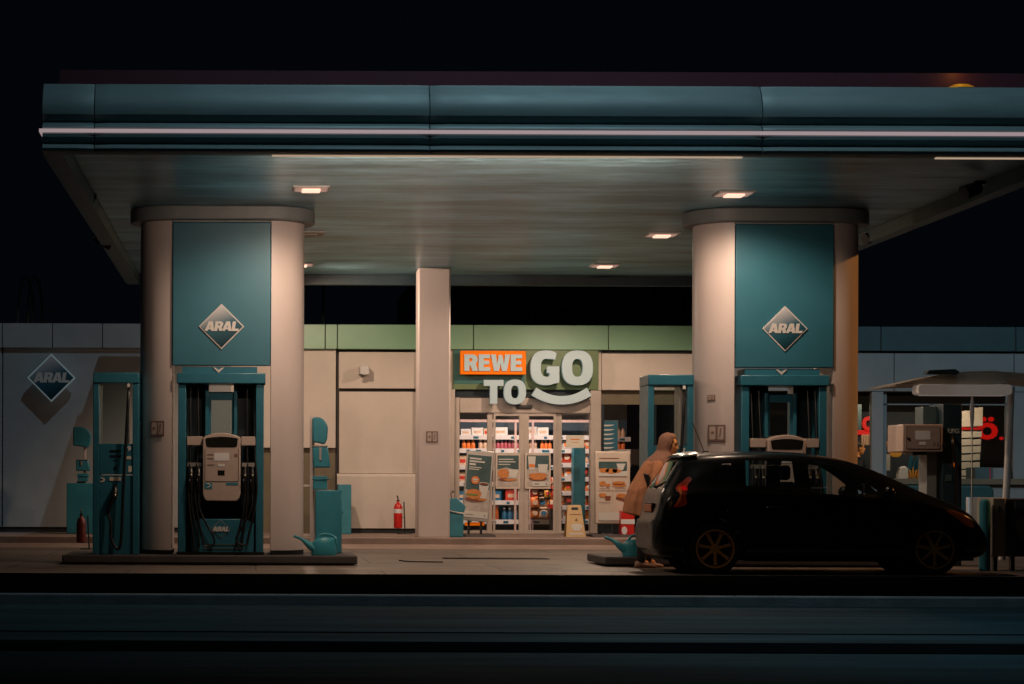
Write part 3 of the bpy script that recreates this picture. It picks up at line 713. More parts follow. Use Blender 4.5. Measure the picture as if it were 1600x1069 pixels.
    # nozzle shelves, nozzles, hoses
    for sg, (s0, s1), nz in ((-1, (px_(292), px_(316)), (299, 311)), (1, (px_(377), px_(399)), (383, 394.5))):
        sh = MB().box(s0, s1, YP - .0, YP + .14, pz(696), pz(682)).build('nozzle_shelf', 'pump_beige', t, bevel=.006)
        MB().box(s0 + .01, s1 - .01, YP + .0, YP + .16, pz(729), pz(723)).build('nozzle_rest', 'metal_pale', t)
        MB().box(s0, s1, YP + .05, YP + .18, pz(790), pz(729)).build('nozzle_bay', 'pump_dark', t)
        for k, nx in enumerate(nz):
            x = px_(nx)
            nzl = MB().tube([(x, YP + .05, pz(726)), (x, YP - .02, pz(734)), (x, YP - .05, pz(744)), (x, YP - .04, pz(758)), (x + .005, YP - .01, pz(772))], .02, 8, 4, radii=[.014, .022, .030, .026, .018])
            nzl.tube([(x - .015, YP - .03, pz(745)), (x - .02, YP - .09, pz(752)), (x - .01, YP - .06, pz(764))], .008, 6)
            nz_ = nzl.build('nozzle', 'black_plastic', t, smooth=True)
            MB().tube([(x, YP + .04, pz(725)), (x, YP - .012, pz(733))], .016, 8, 1).ball((x, YP - .07, pz(743)), .018).build('nozzle_cap', 'nozzle_tip', nz_, smooth=True)
            lo = pz(860 - k * 6 - (sg > 0) * 3); ox = sg * (.04 + .05 * k)
            xt = x + sg * .02
            MB().tube([(xt, YP + .16, pz(600)), (xt, YP + .10, pz(640)), (xt + .006, YP + .04, pz(700)), (xt + ox * .4, YP - .03, pz(770)), (x - sg * .02 - ox * .3, YP - .05, lo + .12), (x + sg * (.0) - ox, YP - .06, lo), (x - ox * 2.0 - sg * .03, YP - .05, lo + .08), (x - sg * .02, YP - .04, pz(800)), (x, YP - .015, pz(772))], .015, 8, 5).build('hose', 'rubber', t, smooth=True)
    # lower cladding with emblem
    lp = MB().prism([(px_(299), pz(864)), (px_(397), pz(864)), (px_(397), pz(818)), (px_(385), pz(811)), (px_(311), pz(811)), (px_(299), pz(818))], YP + .02, YP + .3).build('lower_panel', 'pump_teal', t, bevel=.01)
    MB().box(px_(322), px_(376), YP + .012, YP + .02, pz(852), pz(850)).box(px_(318), px_(378), YP + .012, YP + .02, pz(858.5), pz(856)).build('trim_line', 'lpg_light', lp)
    ec, ez = px_(345), pz(827); r = 15.5 * YP / FPX
    e = diamond('emblem', t, ec, ez, r, YP + .02, .006, tm='metal_pale')
    q = [(ec, ez - r * .93), (ec + r * .93, ez), (ec, ez + r * .93), (ec - r * .93, ez)]
    MB().prism(q, YP + .010, YP + .015).build('emblem_face', 'panel_teal', e)
    heavy('lettering', 'ARAL', (ec - r * .82, ec + r * .86, ez - r * .22, ez + r * .26), YP + .008, 'white_paint', e, .008, .05, shear=.14)
    MB().box(x0 - .01, x1 + .01, YP - .02, yb + .02, GB, GB + .04).build('plinth', 'black_plastic', t)
    return t
bp1 = big_pump('wide teal fuel pump in the left column with four nozzles and a beige display')
bp2 = copy_tree(bp1); bp2.location.x += (CX2 - CX1) - .0
bp2['label'] = 'wide teal fuel pump in the right column, its lower half hidden behind the car'

def slim_pump(x0, num, lab):
    w = .605; x1 = x0 + w; yb = YP + .62
    t = thing('fuel_pump', lab, 'fuel pump', (x0 + w / 2, YP + .3, GB), 'slim teal pumps with a high see-through opening')
    def X(q): return x0 + w * (q - 352) / 176.
    def Z(q): return pz(480 + q / 2.43)
    f = MB().box(x0, X(376), YP, yb, GB, Z(290)).box(X(504), x1, YP, yb, GB, Z(290)).build('frame', 'pump_teal', t, bevel=.01)
    MB().box(x0 - .0, x1, YP - .02, yb + .02, Z(290), Z(250)).build('top_beam', 'pump_teal', t, bevel=.012)
    MB().box(X(482), X(486), YP + .1, YP + .5, Z(520), Z(290)).build('window_post', 'metal_pale', t)
    MB().box(X(376), X(482), YP + .3, YP + .306, Z(520), Z(290)).build('window_pane', 'pump_glass', t)
    p = MB().box(X(376), X(504), YP + .02, yb - .05, Z(636), Z(520)).build('upper_panel', 'pump_teal', t, bevel=.006)
    MB().box(X(376), X(504), YP + .03, yb - .05, GB, Z(640)).build('lower_panel', 'pump_teal', t, bevel=.006)
    MB().box(X(418), X(460), YP + .012, YP + .03, Z(552), Z(544)).box(X(418), X(460), YP + .012, YP + .03, Z(571), Z(563)).box(X(432), X(448), YP + .012, YP + .03, Z(584), Z(580)).box(X(434), X(444), YP + .012, YP + .03, Z(620), Z(606)).build('slot', 'black_plastic', p)
    text('pump_number', num, (X(484), X(498), Z(548), Z(529)), YP + .018, 'label_white', p, .004, .03)
    MB().prism(rrect(X(481), X(499), Z(579), Z(567), .015), YP + .014, YP + .022).build('label', 'paper', t); MB().box(X(488), X(501), YP + .014, YP + .022, Z(628), Z(604)).build('label', 'paper', t); MB().box(X(416), X(460), YP + .02, YP + .032, Z(661), Z(647)).build('label', 'paper', t)
    MB().prism([(X(382), Z(648)), (X(394), Z(650)), (X(400), Z(656)), (X(394), Z(665)), (X(380), Z(667)), (X(380), Z(663)), (X(391), Z(659)), (X(391), Z(654)), (X(381), Z(652))], YP + .022, YP + .032).build('arrow_sticker', 'paper', t)
    hx = X(440)
    nz = MB().tube([(hx, YP + .06, Z(672)), (hx, YP - .03, Z(690)), (hx - .01, YP - .07, Z(720)), (hx - .06, YP - .06, Z(745)), (hx - .1, YP - .02, Z(790))], .02, 8, 4, radii=[.016, .03, .038, .032, .018]).build('nozzle', 'black_plastic', t, smooth=True)
    MB().box(hx - .012, hx + .012, YP - .06, YP - .03, Z(703), Z(688)).ball((hx, YP - .085, Z(716)), .022).build('nozzle_cap', 'nozzle_tip', nz, smooth=True)
    MB().tube([(X(489), YP + .2, Z(292)), (X(489), YP - .03, Z(330)), (X(480), YP - .05, Z(500)), (X(470), YP - .06, Z(700)), (X(463), YP - .07, Z(880)), (X(450), YP - .08, Z(920)), (X(425), YP - .07, Z(880)), (hx - .06, YP - .05, Z(820)), (hx - .1, YP - .02, Z(790))], .02, 8, 5).build('hose', 'rubber', t, smooth=True)
    MB().box(X(484), X(494), YP - .04, YP + .02, Z(305), Z(292)).build('hose_guide', 'label_white', t)
    return t
slim_pump(px_(145), '9', 'slim teal fuel pump marked 9 at the left end of the left island')
slim_pump(px_(1012), '7', 'slim teal fuel pump marked 7 behind the bending person')

# ================================================================ LPG corner on the right
t = thing('gas_dispenser', 'beige box dispenser numbered 11 mounted in front of the navy tower', 'fuel pump', (8.8, 29, 0))
X0, X1, Z0, Z1 = RC(1411, 663, 1473, 706, 28.6); Xl = RC(1411, 663, 1473, 706, 29.2)[0]
b = MB().box(X0, X1, 28.6, 29.3, Z0, Z1).build('housing', 'pump_beige', t, bevel=.01)
w, h = X1 - X0, Z1 - Z0
MB().prism(rrect(X0 + .04, X1 - .03, Z0 + .03, Z1 - .03, .02), 28.594, 28.602).build('door', 'sticker_brown', b)
mat('lpg_face', (.36, .28, .25), .45); MB().prism(rrect(X0 + .05, X1 - .04, Z0 + .04, Z1 - .04, .02), 28.588, 28.596).build('door_face', 'lpg_face', b)
MB().prism(rrect(X0 + w * .30, X0 + w * .68, Z0 + h * .44, Z0 + h * .76, .01), 28.583, 28.59).box(X0 + w * .4, X0 + w * .56, 28.583, 28.59, Z0 + h * .24, Z0 + h * .36).build('notice', 'label_white', b)
text('pump_number', '11', (X0 + w * .76, X0 + w * .88, Z0 + h * .2, Z0 + h * .36), 28.588, 'sticker_brown', b, .004, .02)
MB().ball((X0 + .06, 28.58, Z0 + h * .5), .02).build('lock', 'black_plastic', b)
MB().box(X0 + w * .3, X0 + w * .66, 28.7, 29.1, Z0 - .04, Z0).build('bracket', 'dark_metal', t)
MB().box(X0 + w * .72, X1 - .02, 28.8, 29.15, 0, Z0).build('leg', 'panel_right', t)
x0, x1, z0, z1 = RC(1473, 631, 1503, 780, 28.7)
tw = thing('gas_tower', 'tall navy cabinet marked LPG beside the beige box dispenser', 'cabinet', ((x0 + x1) / 2, 29, 0))
MB().box(x0, x1, 28.7, 29.2, 0, z1).build('body', 'lpg_navy', tw, bevel=.01)
MB().box(x0 - .19, x0, 28.95, 29.3, RC(1473, 631, 1503, 662, 28.7)[2], z1 - .03).build('side_head', 'lpg_light', tw, bevel=.006)
r = RC(1479.5, 669, 1500, 678, 28.7); fr_ = MB().box(r[0], r[1], 28.692, 28.702, r[2], r[3]).build('label', 'lpg_light', tw)
text('lettering', 'LPG', (r[0] + .015, r[1] - .015, r[2] + .01, r[3] - .01), 28.692, 'white_paint', fr_, .003, .01)
for a, b_, c, d in ((1474, 691, 1479, 700), (1477, 742, 1487, 752)):
    q = RC(a, b_, c, d, 28.7); MB().box(q[0], q[1], 28.69, 28.702, q[2], q[3]).build('small_label', 'lpg_light', tw)
q = PT(1493, 726, 28.66); MB().ball((q[0], 28.66, q[1]), .025, (1, 1, 1.7)).build('hand_grip', 'orange_paint', tw, smooth=True)
q = PT(1491, 690, 28.6)
MB().tube([(q[0], 28.72, q[1] + .08), (q[0] - .03, 28.58, q[1]), (q[0] + .0, 28.6, q[1] - .2), (q[0] + .04, 28.64, q[1] - .35), (q[0] + .02, 28.62, .5), (q[0] - .04, 28.66, .2)], .022, 8).build('hose', 'rubber', tw, smooth=True)
mat('lamp_box_glow', (.62, .58, .54), .5, emit=(1, .84, .74), estr=.07)
# arched awning shelter with long lamp
DA = 31.0
aw = thing('awning', 'pale arched awning over the long box lamp at the far right', 'awning', PT(1500, 590, DA)[0:1] + (DA, 0))
P1 = [PT(*p, DA) for p in ((1398, 601), (1430, 594), (1470, 585), (1510, 580.5), (1550, 579.5), (1600, 583), (1680, 594))]
P2 = [PT(*p, DA) for p in ((1680, 602), (1600, 592), (1577, 591), (1572, 598), (1470, 600), (1430, 601), (1400, 603))]
MB().prism([(p[0], p[1]) for p in P1 + P2], DA, DA + 1.3).build('roof', 'cabinet_beige', aw, smooth=True)
q = RC(1433, 601, 1580, 617, DA - .05); MB().prism(rrect(*q, .05), DA - .1, DA + .2).build('lamp_box', 'lamp_box_glow', aw, bevel=.01)
MB().box(q[0] + .08, q[1] - .08, DA - .05, DA + .15, q[2] - .012, q[2] + .001).build('tube', 'awning_tube', aw)
x, z = PT(1584, 605, DA); xb_, _ = PT(1572, 780, DA)
MB().tube([(x, DA + .1, z), ((x + xb_) / 2, DA + .1, z / 2), (xb_ - .02, DA + .1, 0)], .05, 10).build('post', 'white_paint', aw, smooth=True)
x, z = PT(1519, 617, DA); MB().tube([(x, DA, z), (x, DA, z - .25), (x, DA, z - .55)], .03, 8, 4, radii=[.012, .035, .012]).tube([(x, DA, z - .5), (x, DA, 0)], .009, 6, 1).build('rod', 'white_paint', aw, smooth=True)
a = PT(1440, 583, DA); c = PT(1488, 580, DA)
MB().prism([PT(1439, 586, DA), PT(1443, 580, DA), PT(1484, 578, DA), PT(1491, 583, DA), PT(1485, 588, DA), PT(1476, 586, DA)], DA - .25, DA - .05).build('edge_cap', 'lpg_navy', aw)
# bollard and grey cabinet
q = RC(1530, 780, 1547, 892, 27.0)
tag(MB().lathe([(.07, 0), (.07, .85), (.06, .89), (.03, .91)], ((q[0] + q[1]) / 2, 27.0, 0), 20).build('bollard', 'bin_teal', smooth=True), 'teal round bollard just in front of the car bonnet', 'bollard')
q = RC(1551, 778, 1660, 870, 27.0)
cb = thing('waste_cabinet', 'grey brown cabinet on short legs at the right edge', 'cabinet', (q[0] + .5, 27.2, 0))
MB().box(q[0], q[0] + .17, 27.0, 27.6, q[2], q[3]).build('side_panel', 'cabinet_beige', cb, bevel=.015)
MB().box(q[0] + .175, q[1], 27.01, 27.6, q[2], q[3] - .01).build('body', 'cabinet_brown', cb, bevel=.015)
MB().box(q[0] + .075, q[0] + .085, 26.994, 27.002, q[3] - .2, q[3] - .1).build('slot', 'black_plastic', cb)
r = RC(1586, 783, 1606, 795, 27.0); MB().box(r[0], r[1], 26.997, 27.011, r[2], r[3]).build('label', 'lpg_light', cb)
for dx_ in (.03, .25, .6): MB().box(q[0] + dx_, q[0] + dx_ + .05, 27.05, 27.12, 0, q[2]).build('leg', 'black_plastic', cb)
# litter box on post at wall behind (white pole and grey box left of cabinet)
q = RC(1515, 777, 1526, 800, 33)

# ================================================================ service stations, cans, bins
def service(D, hood, bucket, tray, box, post, lab, zf, wide=1):
    X0, X1, Z0, Z1 = RC(*hood, D); t = thing('wash_station', lab, 'wash station', ((X0 + X1) / 2, D, zf), 'windscreen wash stations')
    n = 10
    P = [(X0, Z0 + (Z1 - Z0) * .10), (X0, Z1 - .01)] + [(X0 + (X1 - X0) * (.25 + .75 * math.sin(R(90) * k / n)), Z1 - (Z1 - Z0) * .45 * (1 - math.cos(R(90) * k / n))) for k in range(n + 1)]
    P += [(X1 - (X1 - X0) * .04, Z0 + (Z1 - Z0) * .2), (X1 - (X1 - X0) * .2, Z0), (X1 - (X1 - X0) * .5, Z0 + .02)]
    MB().prism(P, D - .12, D + .16).build('towel_hood', 'bin_teal', t, bevel=.02)
    X0, X1, Z0, Z1 = RC(*bucket, D)
    MB().prism([(X0 + .01, Z0), (X1 + .02, Z0), (X1 - .02, Z1), (X0, Z1)], D - .12, D + .12).build('bucket', 'bin_teal', t, bevel=.02)
    MB().box(X0, X1 - .02, D - .13, D + .1, Z1, Z1 + .014).box(X0 + .09, X0 + .12, D - .14, D - .12, Z0 + .1, Z1 - .02).build('squeegee', 'metal_pale', t)
    X0, X1, Z0, Z1 = RC(*tray, D); MB().box(X0, X1, D - .1, D + .1, Z0, Z1).box(X0 - .02, X1 + .04, D - .12, D - .1, Z1 - .05, Z1 - .035).build('tray', 'bin_teal', t, bevel=.008)
    X0, X1, Z0, Z1 = RC(*box, D - .1); MB().box(X0, X1, D - .1, D + .3, zf, Z1).build('bin', 'bin_teal', t, bevel=.012)
    X0, X1, Z0, Z1 = RC(*post, D + .2); MB().box(X0, X1, D + .12, D + .18, zf, Z1).box(X0 - .12, X0, D + .13, D + .16, zf + .22, zf + .25).box(X0 - .12, X0, D + .13, D + .16, zf + .9, zf + .93).build('post', 'column_paint', t, bevel=.006)
service(29.0, (488, 652, 512, 695), (488, 698, 514, 731), (489, 744, 511, 765), (493, 766, 534, 862), (484, 650, 491, 862), 'teal windscreen wash station at the right end of the left pump island', .13)
service(37.9, (115, 667, 143, 700), (119, 719, 140, 736), (122, 740, 138, 752), (104, 755, 146, 833), (131, 690, 135, 833), 'dark wash station against the left shop wall behind pump 9', .17)
q = RC(528, 757, 549, 832, 38.3); tb = thing('meter_box', 'teal metal box standing against the wall behind the wash station', 'box', (q[0], 38.4, .17))
MB().box(q[0], q[1], 38.3, 38.8, .17, q[3]).build('body', 'bin_teal', tb, bevel=.01)
MB().box(q[0] + .03, q[0] + .09, 38.28, 38.3, q[2] + .35, q[2] + .37).build('handle', 'dark_metal', tb)
def can(D, X, sc, lab, zf):
    t = thing('watering_can', lab, 'watering can', (X, D, zf), 'teal plastic watering cans on the pump islands')
    w = .19 * sc
    rings = []
    for z, hx, hy, ox in ((0, 1.0, .75, 0), (.02, 1.05, .8, 0), (.10, 1.0, .8, 0), (.17, .95, .75, .0), (.215, .80, .6, .02), (.235, .5, .4, .03)):
        rings.append([(X + (ox + .16 * hx * math.cos(a)) * sc, D + .10 * hy * math.sin(a) * sc, zf + z * sc) for a in [2 * math.pi * k / 20 for k in range(20)]])
    MB().loft(rings).build('body', 'can_teal', t, smooth=True)
    MB().tube([(X - .12 * sc, D, zf + .08 * sc), (X - .2 * sc, D, zf + .14 * sc), (X - .29 * sc, D, zf + .21 * sc), (X - .40 * sc, D, zf + .255 * sc)], .03, 10, 5, radii=[.055 * sc, .045 * sc, .022 * sc, .018 * sc]).build('spout', 'can_teal', t, smooth=True)
    MB().tube([(X - .10 * sc, D, zf + .20 * sc), (X - .04 * sc, D, zf + .27 * sc), (X + .06 * sc, D, zf + .275 * sc), (X + .15 * sc, D, zf + .23 * sc), (X + .17 * sc, D, zf + .15 * sc)], .016 * sc, 10, 5).build('handle', 'can_teal', t, smooth=True)
can(28.12, PT(506, 850, 28.12)[0], 1.0, 'teal watering can on the left island beside the column shaft', .13)
can(28.12, PT(992, 850, 28.12)[0], 1.0, 'teal watering can on the right island next to the person', .13)
# waste bin with peaked hood by the entrance
q = RC(698, 778, 727, 840, 36.3); D = 36.3
wb = thing('waste_bin', 'teal litter bin with peaked hood beside the entrance pillar', 'litter bin', (q[0] + .15, D, .17))
w = q[1] - q[0]; h = q[3] - .17
MB().box(q[0], q[1] - .03, D, D + .34, .17, .17 + h * .62).build('body', 'bin_teal', wb, bevel=.02)
MB().prism([(q[0] - .005, .17 + h * .62), (q[1] - .025, .17 + h * .62), (q[1] + .01, .17 + h * .78), (q[1] - w * .45, q[3]), (q[0] + w * .2, q[3] - .02), (q[0] - .005, .17 + h * .82)], D - .01, D + .35).build('hood', 'bin_teal', wb, bevel=.015)
MB().tube([(q[0] + .03, D - .02, .17 + h * .68), (q[0] + w * .5, D - .03, .17 + h * .63), (q[1] - .01, D - .02, .17 + h * .60)], .012, 6).build('rim', 'metal_pale', wb, smooth=True)
MB().tube([(q[0] + w * .3, D + .1, q[3] - .02), (q[0] + w * .25, D + .1, q[3] + .07), (q[0] + w * .42, D + .1, q[3] + .10), (q[0] + w * .3, D + .12, q[3] + .12)], .008, 6).build('wire', 'black_plastic', wb, smooth=True)
# fire extinguishers on stands
def exting(px, D, py0, zf, lab, col, tilt=0):
    x, zt_ = PT(px, py0, D); t = thing('fire_extinguisher', lab, 'fire extinguisher', (x, D, zf), 'fire extinguishers on stands')
    h = zt_ - zf - .12
    rings = [(.005, .0), (.07, .01), (.078, .03), (.078, h - .10), (.06, h - .03), (.025, h), (.02, h + .04)]
    z0 = zf + .10
    MB().lathe(rings, (x, D, z0), 20).build('cylinder', col, t, smooth=True)
    MB().lathe([(.0795, h * .60), (.0795, h * .76)], (x, D, z0), 20).build('label_band', 'label_white' if col == 'red_paint' else 'red_dark', t, smooth=True)
    MB().box(x - .03, x + .03, D - .02, D + .02, z0 + h + .03, z0 + h + .05).tube([(x, D, z0 + h + .03), (x - .005, D, z0 + h + .09), (x - .02, D, z0 + h + .13)], .012, 6).build('valve', 'black_plastic', t)
    sx = x + .115
    MB().tube([(sx - .01, D, z0 + h + .02), (sx, D, z0 + h * .5), (sx + .015, D, zf + .01)], .011, 8).lathe([(.14, .0), (.13, .015), (.05, .02)], (sx, D, zf), 18).box(x, sx, D - .008, D + .008, z0 + h * .82, z0 + h * .84).box(x, sx, D - .008, D + .008, z0 + h * .42, z0 + h * .44).build('stand', 'dark_metal', t, smooth=True)
exting(622, 38.6, 784, .17, 'bright red fire extinguisher on a thin stand against the pale wall', 'red_paint')
exting(127, 34.5, 806, 0, 'dark fire extinguisher on a stand left of pump 9', 'red_dark')
# square camera box on the upper panel
q = RC(562, 571, 577, 586, 39.0); t = thing('wall_lamp', 'small pale box lamp on the upper wall panel', 'lamp', (q[0], 39, q[2]))
MB().prism(rrect(*q, .03), 38.95, 39.22).build('housing', 'white_paint', t, bevel=.015)
MB().box(q[0] - .02, q[0] + .06, 38.94, 39.0, q[2] - .01, q[2] + .012).build('lens', 'black_plastic', t)
# wall emblem at the left
ex, ez = PT(79.5, 590, DW - .45); r = 37.5 * (DW - .45) / FPX
t = thing('emblem_sign', 'large diamond emblem sign hung on the left shop wall', 'sign', (ex, DW - .3, ez))
d = diamond('face_plate', t, ex, ez, r, DW - .28, .10, tm='letter_white'); emblem_in(d, ex, ez, r, DW - .28, .10)
MB().box(ex - .06, ex + .06, DW - .28, DW - .06, ez - .06, ez + .06).build('wall_bracket', 'dark_metal', t)
# ================================================================ shop sign
def zc7(x, y): return (690 + x / 3.053, 520 + y / 3.053)
def r7(x0, y0, x1, y1, D):
    a = zc7(x0, y0); b = zc7(x1, y1); return RC(a[0], a[1], b[0], b[1], D)
t = thing('shop_sign', 'green shop name sign with big white letters over the sliding doors', 'sign', (xz(822), DW, 2.9))
q = r7(55, 82, 748, 272, DW - .08)
MB().box(q[0], q[1], DW - .10, DW + .02, q[2], q[3]).build('sign_board', 'sign_green', t, bevel=.006)
qa = r7(58, 86, 95, 250, DW - .12)
xs1 = (690 + 395 / 3.053 - VX) * (DW - .1) / FPX
MB().box(q[0] + .01, xs1, DW - .108, DW - .1, r7(55, 196, 748, 246, DW)[2], q[3] - .01).build('sign_panel', 'sign_teal', t)
D = DW - .34
q = r7(90, 86, 403, 199, D)
o = MB().box(q[0], q[1], D, D + .12, q[2], q[3]).build('orange_board', 'orange_paint', t, bevel=.01)
MB().box(q[0] + .3, q[1] - .3, D + .12, DW - .1, q[2] + .1, q[3] - .1).build('standoff', 'dark_metal', t)
heavy('lettering', 'REWE', r7(108, 104, 384, 183, D), D, 'letter_white', o, .03, .035)
heavy('lettering', 'TO', r7(202, 223, 403, 341, D), D + .14, 'letter_white', t, .14, .02)
heavy('lettering', 'GO', r7(425, 84, 722, 250, D), D + .14, 'letter_white', t, .14, .06)
x0, z0 = PT(*zc7(430, 285), D); x1, z1 = PT(*zc7(716, 285), D); cx = (x0 + x1) / 2
zt_ = PT(*zc7(573, 262), D)[1]; zb_ = PT(*zc7(573, 342), D)[1]
A = []; 
W2 = (x1 - x0) / 2; n = 24
for k in range(n + 1):
    u = -1 + 2 * k / n; A.append((cx + u * W2 * 1.0, zb_ + (zt_ - zb_) * .54 * abs(u) ** 2.1))
B = []
for k in range(n + 1):
    u = 1 - 2 * k / n; B.append((cx + u * W2 * .84, zb_ + (zt_ - zb_) * (.50 + .50 * abs(u) ** 2.1)))
m = MB(); m.prism(A + B, D, D + .14); m.build('smile_arc', 'letter_white', t)
MB().box(cx - .5, cx - .44, D + .14, DW - .06, zb_ + .12, zb_ + .18).box(cx + .44, cx + .5, D + .14, DW - .06, zb_ + .12, zb_ + .18).build('standoff', 'dark_metal', t)
q = r7(357, 345, 432, 362, DW - .1); tag(MB().box(q[0], q[1], DW - .12, DW - .05, q[2], q[3]).build('door_sensor', 'black_plastic', bevel=.008), 'small black motion sensor on the beam above the sliding doors', 'sensor')

# ================================================================ posters and boards
def poster_quad(t, pts, D, th, m, nm='board', tilt=0):
    return MB().prism(pts, D, D + th).build(nm, m, t, bevel=.006)
class Lay:                        # picture layers printed on a flat board, unit square to board
    def __init__(s, bl, br, tl, y): s.bl, s.u, s.v, s.y, s.k = Vector(bl), Vector(br) - Vector(bl), Vector(tl) - Vector(bl), y, 0
    def P(s, pts): return [tuple(s.bl + s.u * a + s.v * b) for a, b in pts]
    def add(s, nm, m, par, shapes):
        s.k += 1; mb = MB(); y = s.y - .0025 * s.k
        for sh in shapes: mb.prism(s.P(sh), y, y + .0012)
        return mb.build(nm, m, par)
def lumpy(cx, cz, rx, rz, a=.12, n=18, ph=0): return [(cx + rx * math.cos(2 * math.pi * k / n) * (1 + a * math.sin(3 * 2 * math.pi * k / n + ph)), cz + rz * math.sin(2 * math.pi * k / n) * (1 + a * math.cos(2 * 2 * math.pi * k / n + ph))) for k in range(n)]
def rr(x0, x1, y0, y1): return [(x0, y0), (x1, y0), (x1, y1), (x0, y1)]
mat('print_white', (.62, .60, .56), .5, var=.03); mat('print_grey', (.25, .24, .23), .5); mat('salad', (.16, .22, .05), .5, var=.3, scale=30)
mat('print_orange', (.75, .20, .03), .5)
# left pavement poster: leaning stand
D = 37.0
q4 = [PT(*zc7(*p), D) for p in ((97, 893), (222, 905), (252, 566), (122, 563))]
t = thing('poster_stand', 'leaning advertising stand with burger and cup beside the teal bin', 'poster stand', (q4[0][0] + .25, D, .17))
f = MB().prism(q4, D, D + .08).build('frame', 'metal_pale', t, bevel=.012)
def lerp2(a, b, k): return (a[0] + (b[0] - a[0]) * k, a[1] + (b[1] - a[1]) * k)
def inner(q, m_): c = (sum(p[0] for p in q) / 4, sum(p[1] for p in q) / 4); return [lerp2(p, c, m_) for p in q]
qi = inner(q4, .10); L_ = Lay(qi[0], qi[1], qi[3], D - .0005)
p = L_.add('poster', 'poster_linen', t, [rr(0, 1, 0, 1)])
L_.add('print', 'poster_teal', p, [[(0, .45), (.3, .40), (.7, .42), (1, .47), (1, 1), (0, 1)]])
L_.add('print', 'print_white', p, [rr(.08, .58, .93, .955), rr(.08, .72, .885, .91), rr(.08, .35, .835, .865), rr(.08, .6, .795, .81), rr(.08, .5, .765, .778)])
L_.add('print', 'print_white', p, [[(.62, .30), (.86, .30), (.98, .55), (.55, .55)], ellipse(.76, .55, .215, .03, 16)])
L_.add('print', 'bun_dark', p, [lumpy(.40, .285, .40, .035, .1), ellipse(.76, .553, .17, .018, 14)])
L_.add('print', 'bun', p, [lumpy(.36, .375, .32, .085, .06), lumpy(.70, .30, .2, .025, .2)])
L_.add('print', 'salad', p, [lumpy(.30, .36, .25, .02, .2)])
L_.add('print', 'print_orange', p, [ellipse(.38, .60, .17, .065, 20)])
L_.add('print', 'print_white', p, [rr(.27, .48, .60, .625), rr(.29, .47, .57, .588)])
L_.add('print', 'print_white', p, [rr(.0, 1, .0, .10)])
L_.add('print', 'print_grey', p, [rr(.85, .9, .03, .06), rr(.08, .4, .04, .052)])
q = r7(105, 937, 262, 982, D)
MB().prismx([(D - .35, .172), (D + .55, .172), (D + .5, .21), (D - .25, .21)], q[0], q[1] - .05).build('base', 'mat_grey', t, bevel=.01)
q2 = r7(112, 905, 205, 920, D); MB().box(q2[0], q2[1], D + .02, D + .05, q2[2], q2[3]).build('strip', 'orange_paint', t)
MB().box(q4[0][0] + .10, q4[0][0] + .14, D + .02, D + .06, .2, q4[0][1] + .1).box(q4[1][0] - .14, q4[1][0] - .10, D + .02, D + .06, .2, q4[1][1] + .1).build('leg', 'dark_metal', t)
# two door posters
for i, (a, c, lab) in enumerate(((258, 376, 'framed poster with a bun on the left door leaf'), (397, 521, 'framed poster with drinks and a croissant on the right door leaf'))):
    D = DW - .10; q = r7(a, 575, c, 745, D)
    t = thing('door_poster', lab, 'poster', (q[0], D, q[2]))
    MB().box(q[0], q[1], D, D + .025, q[2], q[3]).build('frame', 'poster_cream', t, bevel=.005)
    w, h = q[1] - q[0], q[3] - q[2]; L_ = Lay((q[0] + w * .07, q[2] + h * .06), (q[1] - w * .07, q[2] + h * .06), (q[0] + w * .07, q[3] - h * .06), D - .0005)
    p = L_.add('poster', 'poster_linen', t, [rr(0, 1, 0, 1)])
    L_.add('print', 'poster_teal', p, [[(0, .55), (.4, .62), (1, .52), (1, 1), (0, 1)]])
    if i == 0:
        L_.add('print', 'print_white', p, [rr(.05, .75, .86, .89), rr(.05, .85, .78, .81), rr(.05, .6, .70, .725)])
        L_.add('print', 'print_white', p, [[(.55, .3), (.85, .28), (1, .55), (.5, .56)]])
        L_.add('print', 'bun_dark', p, [lumpy(.45, .22, .42, .05)])
        L_.add('print', 'bun', p, [lumpy(.28, .42, .27, .16, .05), lumpy(.6, .22, .3, .04, .2)])
    else:
        L_.add('print', 'print_white', p, [[(.1, .55), (.36, .55), (.4, .97), (.06, .97)], [(.55, .45), (.9, .45), (.95, .72), (.5, .72)]])
        L_.add('print', 'print_orange', p, [rr(.11, .36, .62, .72)])
        L_.add('print', 'bun_dark', p, [lumpy(.5, .25, .40, .07)])
        L_.add('print', 'bun', p, [lumpy(.5, .33, .38, .13, .18)])
        L_.add('print', 'print_white', p, [rr(.25, .98, .02, .16)])
        L_.add('print', 'print_grey', p, [rr(.35, .55, .07, .11), ellipse(.88, .09, .04, .04, 12)])
# right menu stand
D = 37.2; q = r7(733, 566, 900, 912, D)
t = thing('poster_stand', 'upright menu stand showing buns and a cup, left of the person', 'poster stand', ((q[0] + q[1]) / 2, D, .17))
MB().box(q[0], q[1], D, D + .09, q[2], q[3]).build('frame', 'poster_cream', t, bevel=.02)
w, h = q[1] - q[0], q[3] - q[2]
L_ = Lay((q[0] + w * .08, q[2] + h * .04), (q[1] - w * .08, q[2] + h * .04), (q[0] + w * .08, q[3] - h * .05), D - .0005)
p = L_.add('poster', 'poster_cream', t, [rr(0, 1, 0, 1)])
L_.add('print', 'poster_teal', p, [rr(.02, .98, .70, .90)])
L_.add('print', 'bun_dark', p, [rr(.04, .72, .945, .955), rr(.02, .98, .665, .67), rr(.02, .98, .455, .46), rr(.48, .485, .26, .66), [(.25, .31), (.42, .31), (.44, .38), (.22, .38)], [(.60, .33), (.92, .29), (.96, .33), (.62, .37)]])
